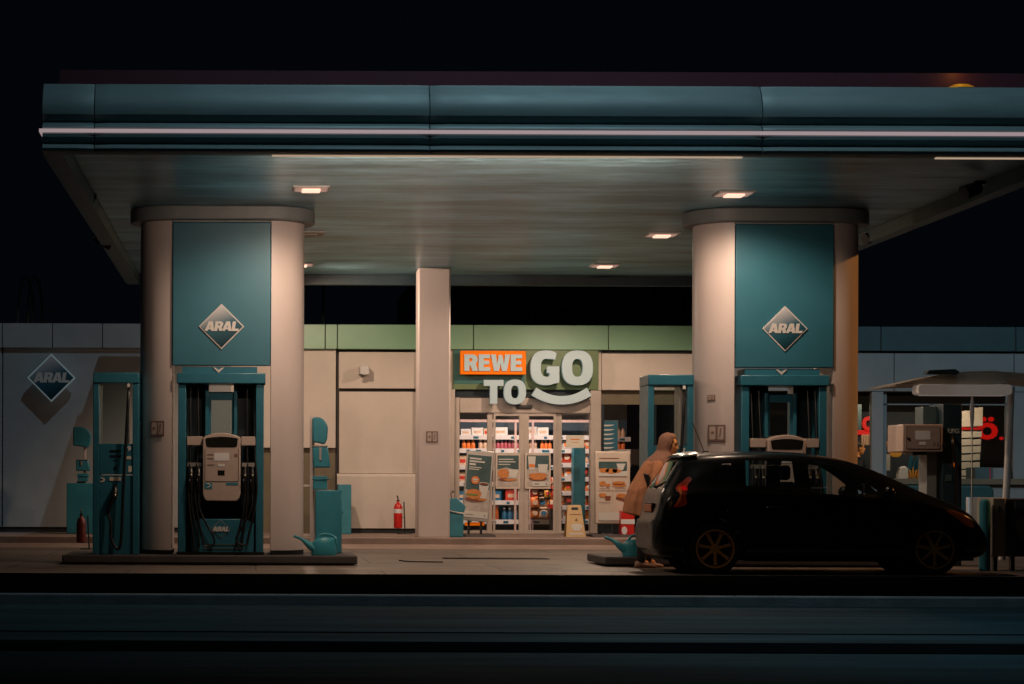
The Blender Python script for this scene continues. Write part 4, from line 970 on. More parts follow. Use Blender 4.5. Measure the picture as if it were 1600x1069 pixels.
L_.add('print', 'print_white', p, [[(.02, .68), (.98, .68), (.98, .76), (.5, .74), (.02, .79)], [(.68, .77), (.84, .77), (.93, .87), (.62, .87)]])
L_.add('print', 'bun', p, [lumpy(.20, .765, .17, .04, .1), lumpy(.45, .755, .2, .042, .1), lumpy(.62, .76, .15, .035, .1, ph=1), lumpy(.15, .565, .11, .04, .08), lumpy(.33, .54, .08, .03, .2), lumpy(.7, .575, .22, .03, .05), lumpy(.72, .54, .24, .025, .05), lumpy(.15, .39, .12, .035, .1), lumpy(.78, .385, .16, .035, .1)])
L_.add('print', 'bun_dark', p, [lumpy(.70, .557, .2, .01, .1), rr(.04, .4, .49, .496), rr(.55, .95, .49, .496), rr(.04, .4, .28, .286)])
L_.add('print', 'print_white', p, [rr(0.02, .98, .01, .13)])
MB().box(q[0] + .05, q[0] + .11, D + .02, D + .07, .2, q[2] + .05).box(q[1] - .3, q[1] - .1, D + .02, D + .07, .2, q[2] + .05).build('leg', 'dark_metal', t)
MB().prismx([(D - .45, .172), (D + .4, .172), (D + .3, .215), (D - .3, .215)], q[0] - .1, q[1] + .05).build('base', 'mat_grey', t, bevel=.01)
# yellow floor sign
D = 37.0; q = r7(590, 822, 690, 988, D)
t = thing('wet_floor_sign', 'yellow folding wet floor sign standing before the right door', 'floor sign', ((q[0] + q[1]) / 2, D, .17))
w, h = q[1] - q[0], q[3] - q[2]
def wf(y0, y1, ym):
    mb = MB(); a = [(q[0] + w * .02, q[2]), (q[0] + w * .30, q[2]), (q[0] + w * .36, q[2] + h * .03), (q[0] + w * .7, q[2] + h * .03), (q[0] + w * .76, q[2]), (q[1], q[2]), (q[0] + w * .80, q[3] - h * .02), (q[0] + w * .77, q[3]), (q[0] + w * .18, q[3]), (q[0] + w * .15, q[3] - h * .02)]
    V0 = [mb.bm.verts.new((p[0], y0 + (ym - y0) * (p[1] - q[2]) / h, p[1])) for p in a]; V1 = [mb.bm.verts.new((p[0], y0 + (ym - y0) * (p[1] - q[2]) / h + .02, p[1])) for p in a]
    n = len(a); mb.bm.faces.new(V0); mb.bm.faces.new(V1[::-1])
    for i in range(n): mb.bm.faces.new((V0[i], V1[i], V1[(i + 1) % n], V0[(i + 1) % n]))
    return mb
wf(D - .02, 0, D + .12).build('front_panel', 'wet_yellow', t, bevel=.004); wf(D + .32, 0, D + .145).build('rear_panel', 'wet_yellow', t, bevel=.004)
def wp(u, v): return (q[0] + w * u, D - .02 + .14 * v - .004, q[2] + h * v)
def wpoly(mb, pts, o=0):
    V = [mb.bm.verts.new(Vector(wp(*p)) - Vector((0, o, 0))) for p in pts]; V2 = [mb.bm.verts.new(v.co + Vector((0, .002, 0))) for v in V]; mb.bm.faces.new(V); mb.bm.faces.new(V2[::-1])
mb = MB(); wpoly(mb, [(.32, .86), (.66, .86), (.64, .93), (.34, .93)]); mb.build('grip_hole', 'interior_dark', t)
mb = MB(); wpoly(mb, lumpy(.56, .36, .25, .12, .15)); wpoly(mb, rr(.2, .85, .15, .2)); mb.build('print', 'print_white', t)
mb = MB(); wpoly(mb, [(.48, .54), (.62, .54), (.55, .63)], .001); wpoly(mb, [(.22, .72), (.78, .72), (.78, .735), (.22, .735)], .001); mb.build('warning_print', 'bun_dark', t)
# red and white crate stack right of the menu stand
D = 37.0; q = r7(856, 850, 920, 946, D)
t = thing('carton_stack', 'red and white carton standing behind the watering can beside the person', 'carton', (q[0] + .1, D, .17))
MB().box(q[0], q[1], D, D + .3, .17, q[3]).build('carton', 'red_paint', t, bevel=.01)
w, h = q[1] - q[0], q[3] - .17
MB().box(q[0] - .004, q[1] + .004, D - .008, D, .17 + h * .50, .17 + h * .68).prism(ellipse(q[0] + w * .25, .17 + h * .25, .05, .07, 14), D - .008, D).build('print', 'label_white', t)
# paper notice and blue column inside, blue poster on the right window
D = DW - .012; q = r7(594, 490, 679, 549, D)
n_ = MB().box(q[0], q[1], D - .003, D, q[2], q[3]).build('notice', 'paper'); tag(n_, 'white paper notice taped on the glass right of the sliding doors', 'notice')
MB().box(q[0] + .08, q[1] - .08, D - .006, D - .003, q[3] - .08, q[3] - .06).box(q[0] + .1, q[1] - .1, D - .006, D - .003, q[3] - .13, q[3] - .12).build('print', 'print_orange', n_)
D = 40.0; q = r7(628, 540, 686, 862, D)
tag(MB().box(q[0], q[1], D, D + .25, .18, q[3]).build('blue_pillar', 'bin_teal', bevel=.01), 'tall narrow teal pillar inside the shop behind the yellow floor sign', 'display pillar')
D = DW + .06; q = r7(757, 418, 842, 560, D)
t = thing('window_poster', 'blue window poster with six pale blade shapes right of the doors', 'poster', (q[0], D, q[2]))
MB().box(q[0], q[1], D, D + .012, q[2], q[3]).build('board', 'lpg_light', t)
w, h = q[1] - q[0], q[3] - q[2]; L_ = Lay((q[0] + w * .06, q[2] + h * .03), (q[1] - w * .06, q[2] + h * .03), (q[0] + w * .06, q[3] - h * .03), D - .0005)
p = L_.add('poster', 'poster_blue', t, [rr(0, 1, 0, 1)])
L_.add('print', 'print_white', p, [[(.03, v), (.1, v + .045), (.85, v + .05), (.62, v), (.3, v - .015)] for v in (.03, .19, .35, .51, .67, .83)])

# ================================================================ shelves and goods inside
DS = 41.3
def zS(py): return PT(820, py, DS)[1]
def xS(px): return PT(px, 740, DS)[0]
def shelf_unit(x0, x1, levels, lab, D=DS, posts=(), back='shelf_back', top=None):
    t = thing('shelf_unit', lab, 'shelf', ((x0 + x1) / 2, D + .2, .18))
    top = top or zS(657)
    MB().box(x0, x1, D + .42, D + .46, .18, top).build('back_panel', back, t)
    for z in levels:
        s = MB().box(x0, x1, D, D + .42, z - .03, z).build('shelf', 'shelf_white', t)
        s2 = MB().box(x0, x1, D - .02, D - .001, z - .075, z + .012).build('price_rail', 'shelf_white', s)
        pr = MB(); x = x0 + .05
        while x < x1 - .15:
            ww = random.choice((.06, .1, .14)); pr.box(x, x + ww, D - .024, D - .02, z - .06, z - .015); x += ww + random.uniform(.1, .35)
        pr.build('price_tag', 'poster_blue', s)
    b = MB()
    for x in posts: b.box(x - .02, x + .02, D - .04, D - .02, .18, top)
    if posts: b.build('post', 'shelf_post', t)
    return t
La = [zS(v) for v in (681, 702, 728, 754, 783, 813)]
shelf_unit(xS(700), xS(866), La, 'wide white shelf unit with blue back seen through the left doors', posts=[xS(805), xS(832)])
Lb = [zS(v) for v in (681, 702, 724, 746, 768, 790, 812)]
shelf_unit(xS(867), xS(932), Lb, 'narrow shelf unit packed with snack bags behind the right door', D=DS + .02)
shelf_unit(PT(940, 740, 42)[0], PT(985, 740, 42)[0], [PT(960, v, 42)[1] for v in (684, 703, 724)], 'small shelf unit with bottles behind the window right of the doors', D=42, top=PT(960, 655, 42)[1])
MB_ = MB().box(xS(700), xS(935), DS - .03, DS + .02, zS(660), zS(656)); tag(MB_.build('header_rail', 'shelf_post'), 'pale pink rail running along the tops of the inside shelves', 'rail')
# prototypes
def bottle(name, body, cap, r=.035, h=.2):
    def mk(x, y, z, lab, grp):
        t = thing('bottle', lab, 'bottle', (x, y, z), grp)
        MB().lathe([(r * .9, 0), (r, .01), (r, h * .62), (r * .45, h * .8), (r * .4, h * .88)], (x, y, z), 10).build('body', body, t, smooth=True)
        MB().lathe([(r * .48, h * .88), (r * .48, h)], (x, y, z), 10).build('cap', cap, t, smooth=True)
        return t
    return mk
mat('juice_orange', (.85, .22, .04), .35, var=.1); mat('juice_pink', (.55, .12, .16), .35); mat('cap_blue', (.1, .22, .4), .4)
mat('bottle_amber', (.55, .12, .02), .3); mat('pack_blue', (.03, .16, .3), .4); mat('pack_white', (.78, .76, .74), .5, var=.05)
mat('pack_yellow', (.75, .35, .05), .4); mat('pack_red', (.62, .05, .03), .4); mat('pack_cream', (.72, .5, .34), .45, var=.15, scale=12)
mat('pack_brown', (.16, .09, .07), .5); mat('pack_green', (.12, .2, .08), .5)
def row(mk, x0, x1, step, y, z, lab, grp):
    n = max(1, int((x1 - x0) / step)); t0 = mk(x0 + step / 2, y, z, lab, grp)
    for i in range(1, n):
        c = copy_tree(t0); c.location.x += step * i; c.location.y += random.uniform(-.01, .01)
row(bottle('b', 'juice_orange', 'juice_orange', .043, .19), xS(722), xS(748), .088, DS + .1, La[1], 'orange juice bottle in the row behind the upper left side window', 'orange juice bottles on the second shelf')
row(bottle('b', 'pack_cream', 'pack_white', .043, .19), xS(748), xS(766), .088, DS + .1, La[1], 'cream coloured bottle beside the orange juice row', 'cream bottles on the second shelf')
row(bottle('b', 'juice_pink', 'cap_blue', .036, .185), xS(770), xS(812), .074, DS + .1, La[1], 'pink drink bottle with blue cap in the upper door pane', 'pink drink bottles on the second shelf')
row(bottle('b', 'pack_cream', 'cap_blue', .036, .185), xS(822), xS(845), .074, DS + .1, La[1], 'pale drink bottle with blue cap in the right door pane', 'pale drink bottles on the second shelf')
row(bottle('b', 'juice_orange', 'pack_cream', .036, .175), xS(845), xS(866), .074, DS + .1, La[1], 'orange drink bottle with pale cap in the right door pane', 'orange drink bottles by the right door')
row(bottle('b', 'bottle_amber', 'pack_white', .075, .42), xS(768), xS(783), .16, DS + .1, La[5], 'tall amber bottle with white cap on the lowest shelf', 'amber bottles on the lowest shelf')
row(bottle('b', 'pack_blue', 'pack_white', .05, .24), xS(785), xS(812), .104, DS + .1, La[5], 'small blue bottle with white cap on the lowest shelf', 'blue bottles on the lowest shelf')
row(bottle('b', 'pack_yellow', 'pack_white', .055, .25), xS(812), xS(838), .114, DS + .1, La[5], 'yellow bottle with white cap on the lowest shelf', 'yellow bottles on the lowest shelf')
row(bottle('b', 'juice_orange', 'pack_brown', .045, .2), PT(964, 740, 42)[0], PT(982, 740, 42)[0], .09, 42.1, PT(960, 703, 42)[1], 'orange bottle behind the window right of the blue poster', 'orange bottles behind the right window')
row(bottle('b', 'pack_cream', 'pack_brown', .045, .2), PT(964, 740, 42)[0], PT(982, 740, 42)[0], .09, 42.1, PT(960, 684, 42)[1], 'cream bottle on the upper shelf behind the right window', 'cream bottles behind the right window')
def carton(x, y, z, w, h, m, lab, grp, d=.25, rz=0):
    t = thing('carton', lab, 'carton', (x, y, z), grp)
    MB().box(x - w / 2, x + w / 2, y, y + d, z + .001, z + h).build('box', m, t, bevel=.004)
    MB().box(x - w * .32, x + w * .32, y - .003, y + .001, z + h * .3, z + h * .62).build('label', 'pack_cream' if m != 'pack_cream' else 'red_paint', t)
    return t
def cartons(px0, px1, z, h, ms, lab, grp, y=DS + .05, wmin=.12, wmax=.25):
    x = xS(px0)
    while x < xS(px1) - wmin:
        w = min(random.uniform(wmin, wmax), xS(px1) - x); m = random.choice(ms)
        c = carton(x + w / 2, y, z, w - .012, h * random.uniform(.8, 1), m, lab.replace('#', {'pack_white': 'white', 'pack_blue': 'blue', 'pack_cream': 'cream', 'pack_brown': 'brown', 'pack_red': 'red', 'pack_yellow': 'yellow', 'pack_green': 'green'}[m]), grp); x += w
cartons(720, 766, La[0], .16, ['pack_white', 'pack_cream', 'pack_white'], '# carton on the top shelf behind the left side window', 'cartons on the top shelf, left')
cartons(770, 798, La[0], .2, ['pack_white'], '# carton on the top shelf in the left door', 'cartons on the top shelf, left door', wmin=.2, wmax=.4)
cartons(822, 867, La[0], .2, ['pack_white'], '# carton on the top shelf in the right door', 'cartons on the top shelf, right door', wmin=.2, wmax=.45)
cartons(716, 730, La[2], .2, ['pack_cream', 'pack_brown'], '# carton on the third shelf at the far left', 'cartons on the third shelf')
cartons(716, 730, La[3], .2, ['pack_cream', 'pack_red'], '# carton on the fourth shelf at the far left', 'cartons on the fourth shelf')
cartons(768, 790, La[4], .22, ['pack_blue', 'pack_white'], '# carton below the left door poster', 'cartons below the left door poster')
cartons(790, 824, La[4], .25, ['pack_cream', 'pack_brown', 'pack_red', 'pack_white'], '# carton below the two door posters', 'cartons below the door posters')
cartons(716, 727, La[4], .22, ['pack_white', 'pack_blue'], '# carton on the fifth shelf at the far left', 'cartons on the fifth shelf, far left')
cartons(838, 866, La[5], .3, ['pack_yellow', 'pack_red', 'pack_cream'], '# carton low behind the right door', 'cartons low behind the right door')
# a display heap of snack bags behind the right door leaf and side window
def bag(m, w, h):
    mb = MB(); n = 6; rings = []
    for j in range(n + 1):
        v = j / n; th = .045 * math.sin(math.pi * v) ** .6 + .003; ww = w / 2 * (1 - .06 * math.sin(math.pi * v))
        rings.append([(ww * math.cos(a) + random.uniform(-.004, .004), th * math.sin(a), v * h) for a in [2 * math.pi * k / 12 for k in range(12)]])
    mb.loft(rings); return mb
bagp = []
for m, nm in (('pack_red', 'red'), ('pack_yellow', 'yellow'), ('juice_orange', 'orange'), ('pack_cream', 'cream'), ('pack_white', 'white'), ('pack_brown', 'brown'), ('pack_green', 'green')):
    for wv in (.17, .13): bagp.append((bag(m, wv, wv * 1.3), m, nm, wv))
proto = {}
def place_bag(x, y, z, k, where):
    mb, m, nm, wv = bagp[k]
    if k not in proto:
        root = thing('snack_bag', '', 'snack bag', (0, 0, 0)); mb.build('pouch', m, root, smooth='all')
        MB().prism(lumpy(0, wv * .62, wv * .3, wv * .3, .15), -.052, -.046).build('label', ('pack_cream', 'pack_yellow', 'pack_brown', 'pack_red', 'pack_cream', 'pack_white', 'pack_blue')[k % 7] if m not in ('pack_white',) else 'juice_orange', root); proto[k] = root; o = root
    else: o = copy_tree(proto[k])
    o.location = (x, y, z); o.rotation_euler = (R(random.uniform(-14, -4)), R(random.uniform(-7, 7)), R(random.uniform(-12, 12)))
    o['label'] = '%s snack bag %s' % (nm, where); o['group'] = 'snack bags %s' % where
rows_ = [(z, 'on the packed shelves right of the doors') for z in Lb[1:]]
for z, wh in rows_:
    x = xS(870)
    while x < xS(930):
        k = random.choice((0, 1, 2, 3, 4, 4, 5, 5, 6, 7, 8, 9, 10)); wv = bagp[k][3]; place_bag(x + wv / 2, DS + .08 + random.uniform(0, .08), z + .002, k, wh); x += wv * random.uniform(.8, 1.02)
for z0 in (.42, .62, .82, 1.0):
    x = xS(826)
    while x < xS(862):
        k = random.choice((0, 2, 3, 4, 4, 5, 6, 7, 10, 11)); wv = bagp[k][3]; place_bag(x + wv / 2, DS - .35 + random.uniform(-.05, .05) + z0 * .1, z0, k, 'in the low wire display behind the right door'); x += wv * .9
t = thing('wire_display', 'low wire display holding snack bags behind the right door leaf', 'display rack', (xS(845), DS - .35, .18))
b = MB()
for z in (.42, .62, .82, 1.0): b.box(xS(824), xS(866), DS - .42 + z * .1, DS - .2 + z * .1, z - .012, z - .002)
b.build('tray', 'dark_metal', t)
b = MB()
for x in (xS(824), xS(866)): b.tube([(x, DS - .44, .18), (x, DS - .3, 1.3)], .012, 6, 1)
b.build('upright', 'shelf_post', t)
x0, x1 = xS(850), xS(863); t = thing('shopping_basket', 'black and red basket stack low behind the right door', 'basket', ((x0 + x1) / 2, DS - .7, .18))
MB().prism([(x0 + .03, .18), (x1 - .03, .18), (x1, .62), (x0, .62)], DS - .9, DS - .6).build('basket', 'black_plastic', t)
MB().box(x0 - .01, x1 + .01, DS - .91, DS - .59, .62, .70).build('rim', 'red_paint', t)
MB().tube([(x0, DS - .75, .70), (x0, DS - .75, 1.0), (x0 + .08, DS - .75, 1.1), (x1 - .04, DS - .75, 1.1)], .012, 6).build('handle', 'black_plastic', t, smooth=True)
# ================================================================ right window display: red glowing letters, notes, rack
D = DW + 1.3
t = thing('neon_sign', 'red glowing letters reading in the dark right hand shop window', 'neon sign', (xz(1500), D, 2))
t['label'] = 'red glowing letters in the dark right hand shop window'
def q5(a, b_, c, d): return RC(1320 + a / 4.861, 560 + b_ / 4.861, 1320 + c / 4.861, 560 + d / 4.861, D)
text('letter', 'o', q5(128, 440, 232, 552), D, 'neon_red', t, .03, .03)
text('letter', 'n', q5(556, 465, 655, 560), D, 'neon_red', t, .03, .05)
text('letter', 'ö', q5(1000, 445, 1160, 618), D, 'neon_red', t, .03, .025)
text('dot', '.', q5(1172, 596, 1204, 620), D, 'neon_red', t, .03, .03)
q = q5(84, 545, 196, 580); MB().box(q[0], q[1], D, D + .03, q[2], q[3]).build('bar', 'neon_red', t)
MB().box(xz(1340), xz(1575), D + .06, D + .09, zs + .02, PT(1460, 640, DW)[1]).build('backboard', 'interior_dark', t)
D = DW + .8
t = thing('paper_board', 'tall strip of yellowed paper notices behind the thin rod', 'notice board', (xz(1517), D, 1.2))
yy = [(370, 400, 1047, 890, 520), (525, 545, 1040, 884, 605), (612, 616, 1034, 880, 662), (664, 672, 1032, 878, 722), (724, 735, 1026, 874, 780), (786, 790, 1024, 870, 840), (846, 850, 1000, 868, 893), (900, 903, 960, 866, 924)]
for (zt1, zt0, xr, xl_, zb1) in yy:
    P = [PT(1320 + x / 4.861, 560 + y / 4.861, D) for x, y in ((xl_, zb1), (xr, zb1 - 8), (xr + 1, zt1), ((xl_ + xr) / 2 + 4, zt1 + 6), ((xl_ + xr) / 2, zt0 - 4), (xl_, zt0))]
    MB().prism(P, D, D + .006).build('sheet', 'paper', t)
q = q5(880, 524, 1046, 544); MB().box(q[0], q[1], DW + 0.770, DW + 0.776, q[2], q[3]).build('red_stripe', 'red_paint', t)
def qq(a, b_, c, d, D): return RC(1320 + a / 4.861, 560 + b_ / 4.861, 1320 + c / 4.861, 560 + d / 4.861, D)
q = qq(300, 725, 396, 850, DW - .0); tag(MB().box(q[0], q[1], DW + 0.420, DW + 0.430, q[2], q[3]).build('notice', 'paper'), 'white square notice in the window left under the beige dispenser', 'notice')
q = qq(312, 640, 372, 722, DW + 0.920); tag(MB().prism(lumpy((q[0] + q[1]) / 2, (q[2] + q[3]) / 2, .15, .2), DW + 0.540, DW + 0.620).build('yellow_bag', 'pack_yellow'), 'yellow bag in the window above the square notice', 'bag')
t = thing('flower_display', 'white dome, cups and dark leaves on the sill under the beige dispenser', 'window display', (xz(1430), DW + 0.620, zs))
q = qq(398, 818, 478, 918, DW + 0.570); MB().prism([(q[0], q[2]), (q[1], q[2]), (q[1], q[3] - .05), (q[0] + (q[1] - q[0]) * .7, q[3]), (q[0] + (q[1] - q[0]) * .3, q[3] - .03)], DW + 0.540, DW + 0.720).build('dome', 'label_white', t, bevel=.01)
q = qq(560, 745, 582, 918, DW + 0.570); MB().box(*q[:2], DW + 0.540, DW + 0.620, *q[2:]).build('carton', 'label_white', t)
q = qq(585, 870, 615, 918, DW + 0.570); MB().box(*q[:2], DW + 0.540, DW + 0.620, *q[2:]).build('cup', 'pack_cream', t)
b = MB()
for i in range(7):
    x, z = PT(1320 + (470 + i * 14) / 4.861, 560 + (918) / 4.861, DW + 0.620); b.tube([(x, DW + 0.570, z), (x + .05 * (i - 3) * .4, DW + 0.580, z + .1 + .02 * (i % 3)), (x + .04 * (i - 3), DW + 0.560, z + .18 + .05 * (i % 2))], .012, 5, 3, radii=[.006, .022, .004])
b.build('leaf', 'pack_yellow', t)
b = MB()
for i in range(5):
    x, z = PT(1320 + (500 + i * 28) / 4.861, 560 + (745 + (i % 2) * 30) / 4.861, DW + 0.620); b.tube([(x, DW + 0.580, z), (x - .03, DW + 0.600, z - .25)], .03, 6, 1)
b.build('hanging_cloth', 'poster_blue', t)
q = qq(560, 718, 610, 742, DW + 0.570); MB().tube([(q[0], DW + 0.560, q[2]), (q[0] + .05, DW + 0.560, q[3]), (q[1], DW + 0.560, q[3] - .02)], .02, 6).build('hook', 'label_white', t)
q = qq(985, 828, 1112, 922, DW - .04); t = thing('leaflet_box', 'grey leaflet box on the sill right of the paper notices', 'box', (q[0], DW, q[2])); MB().box(q[0], q[1], DW - .1, DW + 0.440, q[2], q[3]).build('body', 'lpg_light', t, bevel=.006); MB().box(q[1] - .05, q[1] - .035, DW - .104, DW - .1, q[2], q[3]).build('stripe', 'red_paint', t)
q = qq(1115, 832, 1225, 918, DW - .04); tag(MB().box(q[0], q[1], DW - .08, DW + 0.420, q[2], q[3]).build('teal_box', 'panel_right', bevel=.006), 'blue grey box on the sill at the right end of the window', 'box')
q = qq(84, 350, 118, 545, DW + 0.620); tag(MB().box(q[0], q[1], DW + 0.540, DW + 0.560, q[2], q[3]).build('window_poster', 'lpg_light'), 'pale blue poster strip in the window right of the right column', 'poster')
b = MB()
for i in range(4):
    q = qq(118 + i * 18, 580, 132 + i * 18, 660, DW + 0.620); b.box(q[0], q[1], DW + 0.540, DW + 0.580, q[2], q[3])
tag(b.build('candle_bars', 'pack_cream'), 'row of pale vertical bars below the red glow beside the right column', 'bars')
tag(MB().box(xz(1345), xz(1578), DW + .31, DW + 1.1, zs - .06, zs - .002).build('window_counter', 'olive_panel'), 'wide counter behind the right hand shop window carrying the display', 'counter')
# long green container below the sill with faint lettering
D = 37.6; q = qq(440, 965, 1135, 1040, D)
t = thing('sand_container', 'long dark green rounded container below the right window sill', 'container', ((q[0] + q[1]) / 2, D, .17))
MB().prism(rrect(q[0], q[1], .6, q[3], .12), D, D + .5).build('lid', 'green_dark' if 'green_dark' in MATS else 'teal_band', t, bevel=.03)
MB().box(q[0] + .1, q[1] - .1, D + .06, D + .45, .17, .62).build('body', 'teal_band', t)
# two upright posts under the sill
q = qq(1130, 1050, 1200, 1069, 36.6)
tag(MB().box(*PT(1528, 800, 37)[:1], PT(1546, 800, 37)[0], 37, 37.3, .17, PT(1528, 777, 37)[1]).build('grey_post', 'panel_right', bevel=.01), 'short grey post behind the teal bollard', 'post')
tag(MB().tube([(PT(1513, 800, 36.5)[0], 36.5, .17), (PT(1513, 800, 36.5)[0], 36.5, PT(1513, 777, 36.5)[1])], .04, 8, 1).build('thin_post', 'white_paint'), 'thin pale post left of the teal bollard', 'post')
# interior light
for (x, p) in ((xz(740), 21), (xz(800), 21), (xz(860), 24), (xz(905), 24), (xz(985), 12)):
    lt = thing('shop_light', 'ceiling light strip inside the shop', 'ceiling light', (x, DW + .9, zc), 'light strips inside the shop')
    MB().box(x - .3, x + .3, DW + .82, DW + .98, zc - .06, zc - .01).build('tube', 'downlight_glow', lt)
    lamp('AREA', (x, DW + .75, zc - .07), p, (1, .72, .60), .5, (x, DW + 2.1, .9), sizey=.15, parent=lt, name='shop_lamp')
lt = thing('shop_light', 'ceiling light strip inside the shop', 'ceiling light', (xz(1400), DW + 1.2, zc), 'light strips inside the shop')
MB().box(xz(1400) - .3, xz(1400) + .3, DW + 1.1, DW + 1.3, zc - .06, zc - .01).build('tube', 'downlight_glow', lt)
lamp('AREA', (xz(1440), DW + .22, zr1 - .15), 26, (1, .80, .60), 2.6, (xz(1440), DW + 1.0, 1.2), sizey=.1, parent=lt, name='shop_lamp')
# ================================================================ the car
mat('car_paint', (.004, .005, .006), .26, var=.1, coat=.06, rvar=.04, spec=.22)
mat('car_trim', (.006, .006, .007), .7, spec=.2); mat('tyre', (.008, .008, .008), .8, bump=.2)
mat('rim_metal', (.62, .36, .12), .4, .25, var=.15); mat('seat_fabric', (.05, .055, .055), .8)  # silver rims with the warm light on them put into the colour
mat('tail_red', (.40, .035, .01), .2, coat=.5, var=.5, scale=14, emit=(1, .1, .02), estr=.008); mat('tail_bright', (.75, .01, .01), .2, emit=(1, .01, .01), estr=.08); mat('tail_amber', (.6, .16, .04), .25)
mat('head_amber', (.50, .20, .03), .15, .2, coat=.6); mat('plate_orange', (.50, .17, .07), .5); mat('chrome', (.6, .58, .55), .15, .9)
CYC = 26.4
def cx_(px, D=CYC): return PT(px, 756, D)[0]
ST = [  # x, floor, half width, belt z, roof z, half roof width
 (4.825, .36, .46, .50, .56, .34), (4.812, .30, .56, .56, .62, .44), (4.84, .26, .64, .60, .67, .50), (4.875, .22, .70, .66, .80, .54),
 (4.90, .20, .74, .80, .97, .56), (4.945, .19, .775, .90, 1.06, .54), (5.03, .18, .805, .96, 1.20, .51), (5.125, .17, .825, .98, 1.36, .50), (5.20, .17, .835, .99, 1.445, .52),
 (5.45, .17, .85, .99, 1.475, .575), (5.95, .16, .86, .98, 1.495, .62), (6.45, .16, .86, .965, 1.495, .62), (6.90, .16, .86, .95, 1.455, .60), (7.25, .16, .86, .94, 1.375, .58),
 (7.55, .16, .86, .925, 1.265, .585), (7.85, .16, .86, .90, 1.12, .60), (8.10, .17, .855, .875, .985, .62), (8.35, .17, .84, .80, .90, .62), (8.57, .18, .80, .72, .80, .58),
 (8.71, .19, .74, .62, .71, .52), (8.81, .21, .66, .51, .60, .44), (8.87, .25, .56, .43, .48, .36), (8.885, .30, .46, .38, .42, .30)]
def half(s):
    x, zb, w, be, ro, wr = s; h = ro - be
    return [(0, zb), (.8 * w, zb), (.955 * w, zb + .05), (.99 * w, zb + (be - zb) * .30), (w, zb + (be - zb) * .62), (.985 * w, zb + (be - zb) * .86), (.955 * w, be),
            (wr + (.94 * w - wr) * .78, be + h * .16), (wr + (.94 * w - wr) * .42, be + h * .58), (wr + (.94 * w - wr) * .10, be + h * .86), (wr * .86, be + h * .965), (wr * .5, ro), (0, ro + .004)]
def car_rings(sts):
    out = []
    for s in sts:
        H_ = half(s); ring = [(s[0], CYC - y, z) for y, z in H_] + [(s[0], CYC + y, z) for y, z in H_[-2:0:-1]]
        out.append(ring)
    return out
car = thing('parked_car', 'small black hatchback at the right pump with its tailgate towards the person', 'car', (6.85, CYC, 0))
def body_shell(th, off):
    o = MB().loft(car_rings(ST)).build('body', 'car_paint')
    sd = o.modifiers.new('s', 'SUBSURF'); sd.levels = 2; sd.render_levels = 2
    so = o.modifiers.new('t', 'SOLIDIFY'); so.thickness = th; so.offset = off; bake(o); return o
def c3(x, y): return PT(970 + x / 4.648, 680 + y / 4.648, 25.68)
def c4(x, y): return PT(1240 + x / 4.275, 680 + y / 4.275, 25.68)
wins = [[c3(690, 212), c3(812, 205), c3(805, 260), c3(770, 325), c3(752, 318), c3(680, 262)],
        [c3(915, 182), c3(925, 176), c3(1245, 174), c3(1254, 182), c3(1262, 372), c3(905, 368), c3(903, 355)],
        [c4(100, 166), c4(240, 172), c4(330, 186), c4(440, 244), c4(560, 328), c4(568, 345), c4(545, 418), c4(330, 402), c4(110, 385)],
        [c4(645, 362), c4(742, 410), c4(744, 430), c4(662, 396)]]
rear = [(CYC - .60, 1.03), (CYC + .60, 1.03), (CYC + .50, 1.36), (CYC - .50, 1.36)]
front = [(CYC - .70, 1.00), (CYC + .70, 1.00), (CYC + .50, 1.36), (CYC - .50, 1.36)]
body = body_shell(.025, -1)
W1, W2x, WZ, WR_ = PT(1117, 856, 25.6)[0], PT(1460, 862, 25.6)[0], .312, .312
for w in wins: boolean(body, MB().prism(w, 25.2, 27.7))
boolean(body, MB().prismx(rear, 4.6, 5.30)); boolean(body, MB().prismx(front, 7.22, 8.3))
for wx in (W1, W2x):
    for sg in (-1, 1): boolean(body, MB().lathe([(.365, -.26), (.365, .2)], (wx, CYC + sg * .80, WZ + .01), 36, 'Y'))
body.parent = car; body.location = -Vector(car['_w'])
for p in body.data.polygons: p.use_smooth = True
body.data.set_sharp_from_angle(angle=R(35))
# glass cut from a thinner inner skin
def glass_piece(cut, nm, lo):
    o = MB().loft(car_rings(ST)).build(nm, 'car_glass')
    sd = o.modifiers.new('s', 'SUBSURF'); sd.levels = 2; sd.render_levels = 2
    so = o.modifiers.new('t', 'SOLIDIFY'); so.thickness = .012; so.offset = -1; bake(o)
    # push the skin a little inside
    sw = o.modifiers.new('d', 'DISPLACE'); sw.strength = -.006; sw.mid_level = 0; bake(o) if False else o.modifiers.remove(sw)
    boolean(o, cut, 'INTERSECT'); o.parent = car; o.location = -Vector(car['_w'])
    for p in o.data.polygons: p.use_smooth = True
    o.data.set_sharp_from_angle(angle=R(35)); return o
for i, w in enumerate(wins): 
    glass_piece(MB().prism(w, 25.2, CYC), 'side_window', 0); glass_piece(MB().prism(w, CYC, 27.7), 'side_window', 0)
rw = glass_piece(MB().prismx(rear, 4.6, 5.30), 'rear_window', 0); rw.data.materials.clear(); rw.data.materials.append(MATS['rear_glass'])
for p in rw.data.polygons: p.material_index = 0
glass_piece(MB().prismx(front, 7.22, 8.3), 'windscreen', 0)
MB().box(4.95, 8.7, CYC - .56, CYC + .56, .17, .34).box(5.0, 7.9, CYC - .78, CYC + .78, .20, .24).build('floor_pan', 'car_trim', car)
